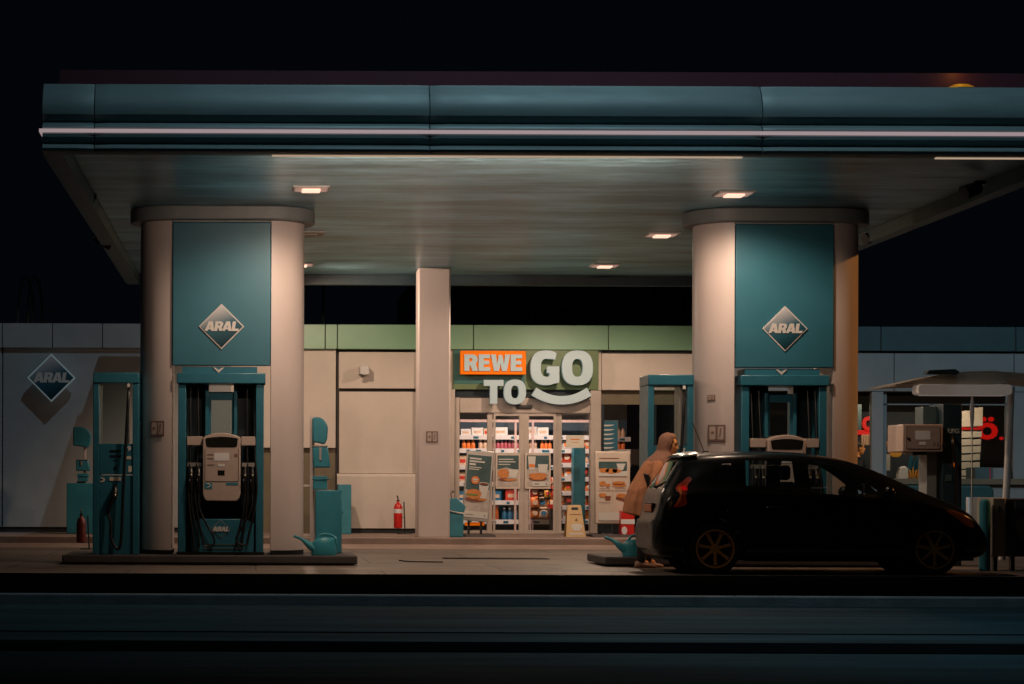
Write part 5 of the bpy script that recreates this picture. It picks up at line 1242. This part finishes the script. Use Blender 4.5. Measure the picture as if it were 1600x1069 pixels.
# interior
def seat(x, y, nm='seat'):
    s = MB().box(x - .25, x + .22, y - .23, y + .23, .42, .60).build(nm, 'seat_fabric', car, bevel=.05, seg=3)
    MB().prismx([(y - .22, .58), (y + .22, .58), (y + .20, 1.12), (y - .20, 1.12)], x - .36, x - .22).build('backrest', 'seat_fabric', s, bevel=.04)
    MB().box(x - .37, x - .26, y - .12, y + .12, 1.14, 1.33).build('headrest', 'seat_fabric', s, bevel=.045, seg=3)
seat(6.95, CYC - .37); seat(6.95, CYC + .37); seat(6.05, CYC - .37); seat(6.05, CYC + .37)
MB().prism([(7.4, .6), (8.05, .6), (8.05, .93), (7.62, .97), (7.42, .9)], CYC - .7, CYC + .7).build('dashboard', 'car_trim', car, bevel=.03)
w = MB()
n = 28
ang = R(-25)
P = [Vector((7.33 + .18 * math.sin(2 * math.pi * k / n) * math.sin(R(25)), CYC - .37 + .18 * math.cos(2 * math.pi * k / n), .93 + .18 * math.sin(2 * math.pi * k / n) * math.cos(R(25)))) for k in range(n + 1)]
w.tube(P, .014, 8, 1).tube([(7.33, CYC - .37, .93), (7.5, CYC - .37, .88)], .03, 8, 1).build('steering_wheel', 'car_trim', car, smooth=True)
MB().box(7.45, 7.52, CYC - .1, CYC + .1, 1.27, 1.32).build('mirror', 'car_trim', car)
# wheels
def wheel(x, sg):
    y = CYC + sg * .72; o = sg
    wl = MB().lathe([(.21, .10), (.20, -.10), (.215, -.103), (.285, -.105), (.305, -.085), (WR_, -.05), (WR_, .05), (.305, .085), (.285, .105), (.225, .103), (.21, .10)], (x, y, WZ), 40, 'Y', cap=False).build('wheel', 'tyre', car, smooth=True)
    yo = y + o * .098
    MB().lathe([(.236, -o * .01), (.233, o * .012), (.214, o * .013), (.206, -o * .005), (.200, -o * .09)], (x, yo, WZ), 40, 'Y', cap=False).build('rim', 'rim_metal', wl, smooth=True)
    MB().lathe([(.20, -.01), (.20, .01)], (x, y + o * .01, WZ), 30, 'Y').build('brake_disc', 'black_plastic', wl)
    s = MB()
    for k in range(7):
        a = 2 * math.pi * k / 7 + .25
        for da in (-.12, .12) if False else (0,):
            c, sn = math.cos(a), math.sin(a); pr = []
            for rad, hw in ((.02, .022), (.10, .018), (.17, .019), (.222, .030)):
                pr.append((rad, hw))
            pts = [(x + rad * c - hw * sn, WZ + rad * sn + hw * c) for rad, hw in pr] + [(x + rad * c + hw * sn, WZ + rad * sn - hw * c) for rad, hw in pr[::-1]]
            s.prism(pts, min(yo - o * .03, yo - o * .004), max(yo - o * .03, yo - o * .004))
    s.lathe([(.045, -o * .03), (.048, 0), (.02, o * .004)], (x, yo, WZ), 20, 'Y'); s.build('spokes', 'rim_metal', wl, bevel=.004)
    MB().lathe([(.36, -.01), (.36, .01)], (x, CYC + sg * .53, WZ), 30, 'Y').build('wheel_well', 'black_plastic', car)
for wx in (W1, W2x):
    for sg in (-1, 1): wheel(wx, sg)
# rear details
def onskin(px, py, D): return PT(px, py, D)
def patch(nm, pts, m, D0=25.0, D1=27.8, th=.012, out=.006, side=-1):
    """a piece of the body skin inside a side-view outline, standing a few mm proud"""
    o = MB().loft(car_rings(ST)).build(nm, m); sd = o.modifiers.new('s', 'SUBSURF'); sd.levels = 2; sd.render_levels = 2
    so = o.modifiers.new('t', 'SOLIDIFY'); so.thickness = th; so.offset = 1; bake(o)
    boolean(o, MB().prism(pts, D0, D1), 'INTERSECT'); o.parent = car; o.location = -Vector(car['_w'])
    for p in o.data.polygons: p.use_smooth = True
    o.data.set_sharp_from_angle(angle=R(35)); return o
def smooth2(P, n=4):
    P = P[:]; Q = [(p[0], p[1], 0) for p in P]; Q = Q + Q[:2]
    return [(v.x, v.y) for v in catmull(Q, n)[:len(P) * n]]
tl = smooth2([c3(500, 300), c3(520, 318), c3(492, 352), c3(478, 380), c3(474, 402), c3(462, 450), c3(468, 495), c3(440, 515), c3(378, 524), c3(388, 500), c3(412, 465), c3(420, 425), c3(402, 395), c3(412, 368), c3(450, 338)])
tr_ = smooth2([c3(434, 372), c3(455, 366), c3(475, 380), c3(474, 398), c3(450, 402), c3(432, 392)])
ta = smooth2([c3(425, 372), c3(440, 378), c3(432, 430), c3(424, 470), c3(405, 500), c3(395, 505), c3(408, 470), c3(424, 430), c3(412, 398)])
patch('tail_lens', tr_, 'tail_bright', D1=CYC, th=.022); patch('tail_lens', ta, 'tail_amber', D1=CYC, th=.018); patch('tail_light', tl, 'tail_red', D1=CYC); patch('tail_light', tl, 'tail_red', D0=CYC)
hl = [c4(1005, 482), c4(1060, 488), c4(1110, 505), c4(1160, 545), c4(1195, 585), c4(1185, 600), c4(1130, 585), c4(1075, 545), c4(1030, 515)]
hl = smooth2([(p[0], p[1] - .03) for p in hl])
patch('headlight', hl, 'head_amber', D1=CYC); patch('headlight', hl, 'head_amber', D0=CYC)
# light spots: amber lower lens in tail lamp, number plate, bumper crease, handles
px0, pz0 = 4.80, .80
MB().box(4.855, 4.885, CYC - .28, CYC + .26, .735, .85).build('plate_holder', 'car_trim', car)
pl = MB().box(4.842, 4.857, CYC - .26, CYC + .24, .745, .84).build('number_plate', 'plate_orange', car, bevel=.003)
bmp = [(4.6, .30), (5.12, .30), (5.2, .55), (5.10, .64), (4.6, .66)]
patch('rear_bumper', bmp, 'car_paint', th=.018)
patch('spoiler', [(4.9, 1.39), (5.35, 1.43), (5.38, 1.52), (4.9, 1.50)], 'car_paint', th=.03)
MB().tube([(4.935, CYC - .05, 1.06), (4.945, CYC - .25, 1.075), (4.985, CYC - .46, 1.115)], .010, 6).ball((4.93, CYC - .05, 1.055), .02).build('rear_wiper', 'black_plastic', car, smooth=True)
def handle(px, py):
    x, z = PT(px, py, 25.54)
    MB().tube([(x - .09, 25.56, z), (x - .07, 25.515, z + .005), (x + .07, 25.515, z + .005), (x + .09, 25.56, z)], .014, 8).build('door_handle', 'car_paint', car, smooth=True)
handle(1210, 794); handle(1303, 812)
def seam(pts):
    patch('door_seam', pts, 'car_trim', th=.003, D1=CYC)
sx = PT(1252, 800, 25.6)[0]; seam([(sx, .28), (sx + .008, .28), (sx + .008, .97), (sx, .97)])
sx = PT(1385, 800, 25.6)[0]; seam([(sx - .03, .28), (sx - .022, .28), (sx + .008, .93), (sx, .93)])
sx = PT(1157, 800, 25.6)[0]; seam([(sx + .03, .62), (sx + .038, .62), (sx + .0, .98), (sx - .008, .98)])
patch('sill_trim', [(5.95, .155), (7.72, .155), (7.72, .24), (5.95, .24)], 'car_trim', th=.012)
# mirror and antenna
x, z = PT(1388, 772, 25.45); MB().ball((x - .0, 25.42, z + .02), .085, (.8, 1.1, .85)).tube([(x, 25.5, z), (x + .03, 25.62, z - .03)], .03, 8, 1).build('wing_mirror', 'car_paint', car, smooth=True)
MB().ball((x, 27.38, z + .02), .085, (.8, 1.1, .85)).tube([(x, 27.3, z), (x + .03, 27.18, z - .03)], .03, 8, 1).build('wing_mirror', 'car_paint', car, smooth=True)
x0, z0 = PT(1101, 704, CYC); x1, z1 = PT(1082, 660, CYC)
MB().tube([(x0, CYC, 1.47), (x1, CYC, z1)], .006, 6, 1).ball((x0 + .01, CYC, 1.485), .03, (1.4, .8, .7)).build('antenna', 'black_plastic', car, smooth=True)
MB().tube([(5.05, CYC + .3, .24), (4.93, CYC + .3, .235)], .03, 12, 1).build('exhaust', 'chrome', car, smooth=True)
MB().ball((PT(1137, 799, 25.55)[0], 25.552, PT(1137, 799, 25.55)[1]), .01).build('reflector', 'chrome', car)
# ================================================================ people
mat('coat_beige', (.60, .26, .13), .8, var=.12, scale=6, bump=.25, bscale=35); mat('scarf', (.34, .17, .115), .8, var=.12, scale=8, bump=.2, bscale=40)
mat('skin', (.80, .36, .13), .5, var=.06, scale=10); mat('trousers_dark', (.012, .014, .02), .85); mat('shoe_pale', (.42, .25, .19), .6)
mat('hair_dark', (.015, .01, .008), .5, bump=.4, bscale=80); mat('lip', (.28, .07, .05), .5); mat('eye_dark', (.012, .008, .006), .2); mat('jacket_dark', (.03, .035, .05), .8); mat('arm_piece_black', (.012, .012, .012), .45)
def skin_chain(edges_pts):
    """edges_pts: dict name->(pos, radius, parent)"""
    names = list(edges_pts); me = bpy.data.meshes.new('sk')
    me.from_pydata([edges_pts[n][0] for n in names], [(names.index(n), names.index(edges_pts[n][2])) for n in names if edges_pts[n][2]], [])
    o = bpy.data.objects.new('sk', me); COL.objects.link(o)
    md = o.modifiers.new('skin', 'SKIN'); md.use_smooth_shade = True
    for i, n in enumerate(names):
        r = edges_pts[n][1]; sv = me.skin_vertices[0].data[i]; sv.radius = r if isinstance(r, tuple) else (r, r); sv.use_root = (i == 0)
    s = o.modifiers.new('s', 'SUBSURF'); s.levels = 2; s.render_levels = 2
    bake(o); return o
def join_meshes(objs, name, m):
    bm = bmesh.new()
    for o in objs:
        me = o.data.copy(); me.transform(o.matrix_world if o.parent is None else Matrix()); bm.from_mesh(me)
    me = bpy.data.meshes.new(name); bm.to_mesh(me); bm.free()
    for o in objs: bpy.data.objects.remove(o)
    me.materials.clear(); me.materials.append(MATS[m])
    o = bpy.data.objects.new(name, me); COL.objects.link(o); return o
def adopt(o, t, name, m=None):
    if m:
        o.data.materials.clear(); o.data.materials.append(MATS[m])
        for p in o.data.polygons: p.material_index = 0
    o.name = name; o.parent = t; o.location = -Vector(t['_w']); o['_w'] = (0., 0., 0.)
    for p in o.data.polygons: p.use_smooth = True
    return o
def fingers(wrist, d, side, palm_n, L=.085):
    """hand chain: wrist point, direction of fingers, lateral direction, palm normal"""
    wrist, d, side, pn = map(Vector, (wrist, d, side, palm_n)); out = []
    mb = MB(); mb.tube([wrist - d * .02, wrist + d * .04, wrist + d * .085], .03, 10, 3, radii=[.024, .036, .034])
    for i, (off, ln) in enumerate(((-.028, .062), (-.010, .074), (.010, .078), (.028, .068))):
        b = wrist + d * .075 + side * off
        mb.tube([b, b + d * ln * .45 + pn * .006, b + d * ln * .8 + pn * .024, b + d * ln * .9 + pn * .045], .009, 8, 3, radii=[.010, .0095, .0085, .007])
    b = wrist + d * .025 - side * .026
    mb.tube([b, b + d * .03 - side * .022 + pn * .01, b + d * .06 - side * .026 + pn * .03], .01, 8, 3, radii=[.013, .0115, .009])
    return mb.build('h', 'skin')
def head_mesh(c, tilt, yaw=0):
    """head looking along +X, centre c, tilt nose-down in radians"""
    mb = MB()
    mb.ball((0, 0, .02), .1, (.98, .78, 1.12), 24, 18)
    mb.ball((.035, 0, -.045), .07, (1.0, .82, 1.1), 18, 14)            # jaw
    mb.ball((.075, 0, -.095), .026, (1, 1.1, .8))                       # chin
    mb.tube([(.095, 0, .028), (.108, 0, 0), (.122, 0, -.022)], .012, 8, 3, radii=[.010, .013, .016])   # nose
    mb.ball((.106, .012, -.026), .010); mb.ball((.106, -.012, -.026), .010)
    mb.ball((.092, 0, .045), .03, (.45, 1.7, .42))                      # brow
    mb.ball((.072, .036, -.012), .024, (1, .9, .8)); mb.ball((.072, -.036, -.012), .024, (1, .9, .8))  # cheeks
    mb.ball((.096, 0, -.055), .018, (.7, 1.3, .5)); mb.ball((.094, 0, -.067), .017, (.7, 1.2, .5))      # lips base
    mb.ball((-.005, .082, 0), .028, (.8, .35, 1.1)); mb.ball((-.005, -.082, 0), .028, (.8, .35, 1.1))    # ears
    mb.tube([(-.02, 0, -.05), (-.05, 0, -.14), (-.075, 0, -.19)], .05, 14, 3, radii=[.055, .052, .058])
    M = Matrix.Translation(c) @ Matrix.Rotation(yaw, 4, 'Z') @ Matrix.Rotation(tilt, 4, 'Y')
    bmesh.ops.transform(mb.bm, matrix=M, verts=mb.bm.verts); return mb.build('hd', 'skin'), M
def face_bits(t, M, par):
    mb = MB()
    for s in (-1, 1): mb.ball(M @ Vector((.0895, s * .032, .016)), .0125, (.8, 1.3, .8))
    mb.build('eyes', 'eye_dark', par, smooth=True)
    mb = MB()
    for s in (-1, 1): mb.tube([M @ Vector((.103, s * .012, .043)), M @ Vector((.098, s * .034, .050)), M @ Vector((.082, s * .055, .043))], .005, 6, 3)
    mb.build('eyebrows', 'hair_dark', par, smooth=True)
    MB().tube([M @ Vector((.100, -.024, -.060)), M @ Vector((.1115, 0, -.0585)), M @ Vector((.100, .024, -.060))], .006, 8, 4, radii=[.003, .0068, .003]).build('mouth', 'lip', par, smooth=True)
PD = 27.62
def pp(px, py, dy=0): x, z = PT(px, py, PD + dy); return (x, PD + dy, z)
t = thing('person', 'person in long beige coat and head scarf bending towards the tailgate of the car', 'person', (5.02, PD, 0))
hip = Vector((5.02, PD, .93)); chest = Vector((5.16, PD, 1.27)); neck = Vector((5.26, PD, 1.43))
sk = {'pelvis': (hip, (.10, .10), None), 'waist': (hip.lerp(chest, .5), (.125, .10), 'pelvis'), 'chest': (chest, (.15, .11), 'waist'), 'neck': (neck, .055, 'chest')}
for s, n in ((-1, 'n'), (1, 'f')):
    sh = chest + Vector((.02, s * .17, .07)); el = Vector((5.17, PD + s * .21, 1.07)) if s < 0 else Vector((5.22, PD + .2, 1.08))
    wr = Vector((5.255, PD - .235, 1.045)) if s < 0 else Vector((5.36, PD - .0, 1.14))
    el = sh.lerp(wr, .5) + Vector((-.10, s * .05, -.10))
    sk['sh' + n] = (sh, .058, 'chest'); sk['el' + n] = (el, .042, 'sh' + n); sk['wr' + n] = (wr, .027, 'el' + n)
    hx = -.03 if s < 0 else .02
    fx = 4.97 if s < 0 else 5.10
    sk['hp' + n] = (hip + Vector((hx, s * .09, -.06)), .09, 'pelvis'); sk['kn' + n] = ((hip.x + hx + .02, PD + s * .10, .50), .062, 'hp' + n); sk['an' + n] = ((fx, PD + s * .11, .10), .042, 'kn' + n); sk['ft' + n] = ((fx + .1, PD + s * .12, .05), .035, 'an' + n)
skb = skin_chain(sk)
hd, M = head_mesh(Vector((5.35, PD, 1.585)), R(10), R(-20))
h1 = fingers((5.262, PD - .24, 1.045), Vector((.75, -.62, .22)).normalized(), Vector((.55, .80, 0)).normalized(), Vector((.1, 0, -1)))
h2 = fingers((5.365, PD, 1.14), Vector((.6, -.78, -.1)).normalized(), Vector((.78, .62, 0)).normalized(), Vector((.1, 0, -1)))
bo = join_meshes([skb, hd], 'body', 'skin'); remesh(bo, .010, 2, .5)
bo = join_meshes([bo, h1, h2], 'body', 'skin'); adopt(bo, t, 'body', 'skin')
face_bits(t, M, bo)
# trousers and shoes
tr = {k: (v[0], (v[1] if isinstance(v[1], tuple) else (v[1], v[1])), v[2]) for k, v in sk.items() if k[:2] in ('pe', 'hp', 'kn', 'an')}
tr = {k: (Vector(v[0]) - Vector((0, 0, .045 if k[:2] == 'an' else 0)), (v[1][0] + .022, v[1][1] + .022), v[2]) for k, v in tr.items()}
adopt(skin_chain(tr), t, 'trousers').data.materials.append(MATS['trousers_dark'])
for s, fx in ((-1, 4.97), (1, 5.10)):
    y = PD + s * .115; rings = []
    for u, hw, hz in ((-.08, .02, .04), (-.07, .036, .085), (-.02, .042, .10), (.05, .044, .075), (.12, .048, .055), (.17, .042, .045), (.20, .02, .03)):
        rings.append([(fx + u, y + hw * math.cos(a), .004 + hz / 2 + hz / 2 * math.sin(a)) for a in [2 * math.pi * k / 14 for k in range(14)]])
    MB().loft(rings).build('shoe', 'shoe_pale', t, smooth='all')
# coat: rings from hem to shoulders plus sleeves, merged
def ring(c, rx, ry, lean, n=28, fold=0, ph=0, flat=0):
    out = []
    for k in range(n):
        a = 2 * math.pi * k / n; f = 1 + fold * math.sin(7 * a + ph) + fold * .5 * math.sin(11 * a + 2 * ph)
        out.append((c[0] + rx * f * math.cos(a) * math.cos(lean), c[1] + ry * f * math.sin(a), c[2] + rx * f * math.cos(a) * -math.sin(lean)))
    return out
lean = R(24)
rg = [ring((4.975, PD, .665), .215, .235, R(14), fold=.085), ring((4.985, PD, .72), .215, .235, R(14), fold=.085, ph=.1), ring((4.99, PD, .84), .20, .225, R(12), fold=.07, ph=.2), ring((5.0, PD, .97), .182, .205, R(14), fold=.04, ph=.3), ring((5.055, PD, 1.10), .165, .185, lean, fold=.008),
      ring((5.115, PD, 1.22), .160, .195, lean), ring((5.165, PD, 1.32), .145, .205, lean), ring((5.205, PD, 1.385), .115, .16, lean), ring((5.235, PD, 1.43), .075, .085, lean)]
ct = MB().loft(rg).build('c', 'coat_beige')
sl_ = MB()
for n, s in (('n', -1), ('f', 1)):
    a, b_, c_ = Vector(sk['sh' + n][0]), Vector(sk['el' + n][0]), Vector(sk['wr' + n][0])
    sl_.tube([a + Vector((-.01, -s * .03, .015)), a.lerp(b_, .35), b_, b_.lerp(c_, .5), c_ - (c_ - b_) * .08], .07, 12, 4, radii=[.078, .076, .068, .062, .060])
sl_ = sl_.build('c2', 'coat_beige')
coat = join_meshes([ct, sl_], 'coat', 'coat_beige'); remesh(coat, .011, 3, .5)
# cloth wrinkles on the coat
tx = bpy.data.textures.new('wr', 'CLOUDS'); tx.noise_scale = .09
dm = coat.modifiers.new('d', 'DISPLACE'); dm.texture = tx; dm.strength = .010; dm.mid_level = .5; bake(coat)
adopt(coat, t, 'coat', 'coat_beige')
# head scarf
sc = MB(); Mh = M
sc2 = MB()
prof_ = []
for (u, z, rx, ry) in ((-.012, .150, .03, .03), (-.014, .138, .075, .065), (-.016, .10, .110, .090), (-.022, .04, .118, .097), (-.028, -.03, .110, .092), (-.035, -.09, .098, .084)):
    prof_.append([Mh @ Vector((u + rx * math.cos(a) * (1 if math.cos(a) < .2 else (.62 if z < .12 else .95)), ry * math.sin(a), z)) for a in [2 * math.pi * k / 28 for k in range(28)]])
for cx0, cz0, rx, ry in ((5.29, 1.46, .115, .11), (5.25, 1.40, .14, .16), (5.215, 1.33, .175, .20), (5.21, 1.31, .185, .205)):
    prof_.append([(cx0 + rx * math.cos(a) * 1.0, PD + ry * math.sin(a), cz0 - .25 * rx * math.cos(a)) for a in [2 * math.pi * k / 28 for k in range(28)]])
scarf = MB().loft(prof_).build('head_scarf', 'scarf', smooth='all'); scarf.data.transform(Matrix())
# opening for the face
boolean(scarf, MB().ball(Mh @ Vector((.118, 0, -.005)), .10, (1.02, .90, 1.12), 20, 16))
us = MB().ball(Mh @ Vector((-.004, 0, .018)), .1085, (.98, .80, 1.13), 28, 20).build('us', 'hair_dark'); boolean(us, MB().ball(Mh @ Vector((.105, 0, -.015)), .098, (.98, .95, 1.12), 20, 16))
adopt(us, t, 'under_scarf', 'hair_dark')
so = scarf.modifiers.new('t', 'SOLIDIFY'); so.thickness = .012; so.offset = 1; bake(scarf); so = scarf.modifiers.new('t', 'SUBSURF'); so.levels = 1; bake(scarf)
dm = scarf.modifiers.new('d', 'DISPLACE'); dm.texture = tx; dm.strength = .030; dm.mid_level = .5; bake(scarf)
adopt(scarf, t, 'head_scarf', 'scarf')
# dark piece set in the gap under the near arm
tg = thing('dark_arm_piece', 'small dark piece under the near arm of the bending person', 'bag', (5.0, PD - .25, 1.0))
MB().prism([(4.97, 1.22), (5.03, 1.22), (5.14, 1.03), (5.13, .96), (5.05, .97)], PD - .275, PD - .215).build('pouch', 'arm_piece_black', tg, bevel=.015)
# person standing inside by the right window, mostly hidden behind column and car
PX2 = PT(1339, 700, DW + .9)[0]; PY2 = DW + .9
t = thing('person', 'person with orange lit face half hidden right behind the right column', 'person', (PX2, PY2, .18))
b0 = Vector((PX2, PY2, .18))
k2 = {'pelvis': (b0 + Vector((0, 0, .95)), (.13, .16), None), 'chest': (b0 + Vector((0, 0, 1.30)), (.12, .17), 'pelvis'), 'neck': (b0 + Vector((.0, 0, 1.47)), .055, 'chest')}
for s, n in ((-1, 'n'), (1, 'f')):
    k2['sh' + n] = (b0 + Vector((0, s * .19, 1.38)), .055, 'chest'); k2['el' + n] = (b0 + Vector((-.03, s * .23, 1.08)), .042, 'sh' + n); k2['wr' + n] = (b0 + Vector((.12, s * .2, .92)), .03, 'el' + n)
    k2['hp' + n] = (b0 + Vector((0, s * .09, .88)), .09, 'pelvis'); k2['kn' + n] = (b0 + Vector((.01, s * .1, .48)), .06, 'hp' + n); k2['an' + n] = (b0 + Vector((-.02, s * .1, .09)), .042, 'kn' + n); k2['ft' + n] = (b0 + Vector((.1, s * .1, .04)), .035, 'an' + n)
s1 = skin_chain(k2); hd2, M2 = head_mesh(b0 + Vector((.03, 0, 1.60)), R(2))
f1 = fingers(k2['wrn'][0], (.8, 0, -.6), (0, 1, 0), (-.6, 0, -.8)); f2 = fingers(k2['wrf'][0], (.8, 0, -.6), (0, -1, 0), (-.6, 0, -.8))
bo = join_meshes([s1, hd2], 'body', 'skin'); remesh(bo, .012, 2, .5); bo = join_meshes([bo, f1, f2], 'body', 'skin'); adopt(bo, t, 'body', 'skin'); face_bits(t, M2, bo)
jk = {k: (v[0], tuple(r + .025 for r in (v[1] if isinstance(v[1], tuple) else (v[1], v[1]))), v[2]) for k, v in k2.items() if k[:2] in ('pe', 'ch', 'sh', 'el') or k[:2] == 'hp'}
adopt(skin_chain(jk), t, 'jacket').data.materials.append(MATS['jacket_dark'])
tr = {k: (v[0], tuple(r + .018 for r in (v[1] if isinstance(v[1], tuple) else (v[1], v[1]))), v[2]) for k, v in k2.items() if k[:2] in ('pe', 'hp', 'kn', 'an')}
adopt(skin_chain(tr), t, 'trousers').data.materials.append(MATS['trousers_dark'])
hb = MB().ball(M2 @ Vector((-.02, 0, .045)), .108, (.98, .85, 1.05)).build('hr', 'hair_dark'); boolean(hb, MB().ball(M2 @ Vector((.10, 0, -.02)), .095, (.75, 1.0, 1.0))); adopt(hb, t, 'hair', 'hair_dark')
# hidden helpers kept none; tidy custom bookkeeping
for o in bpy.data.objects:
    if '_w' in o: del o['_w']
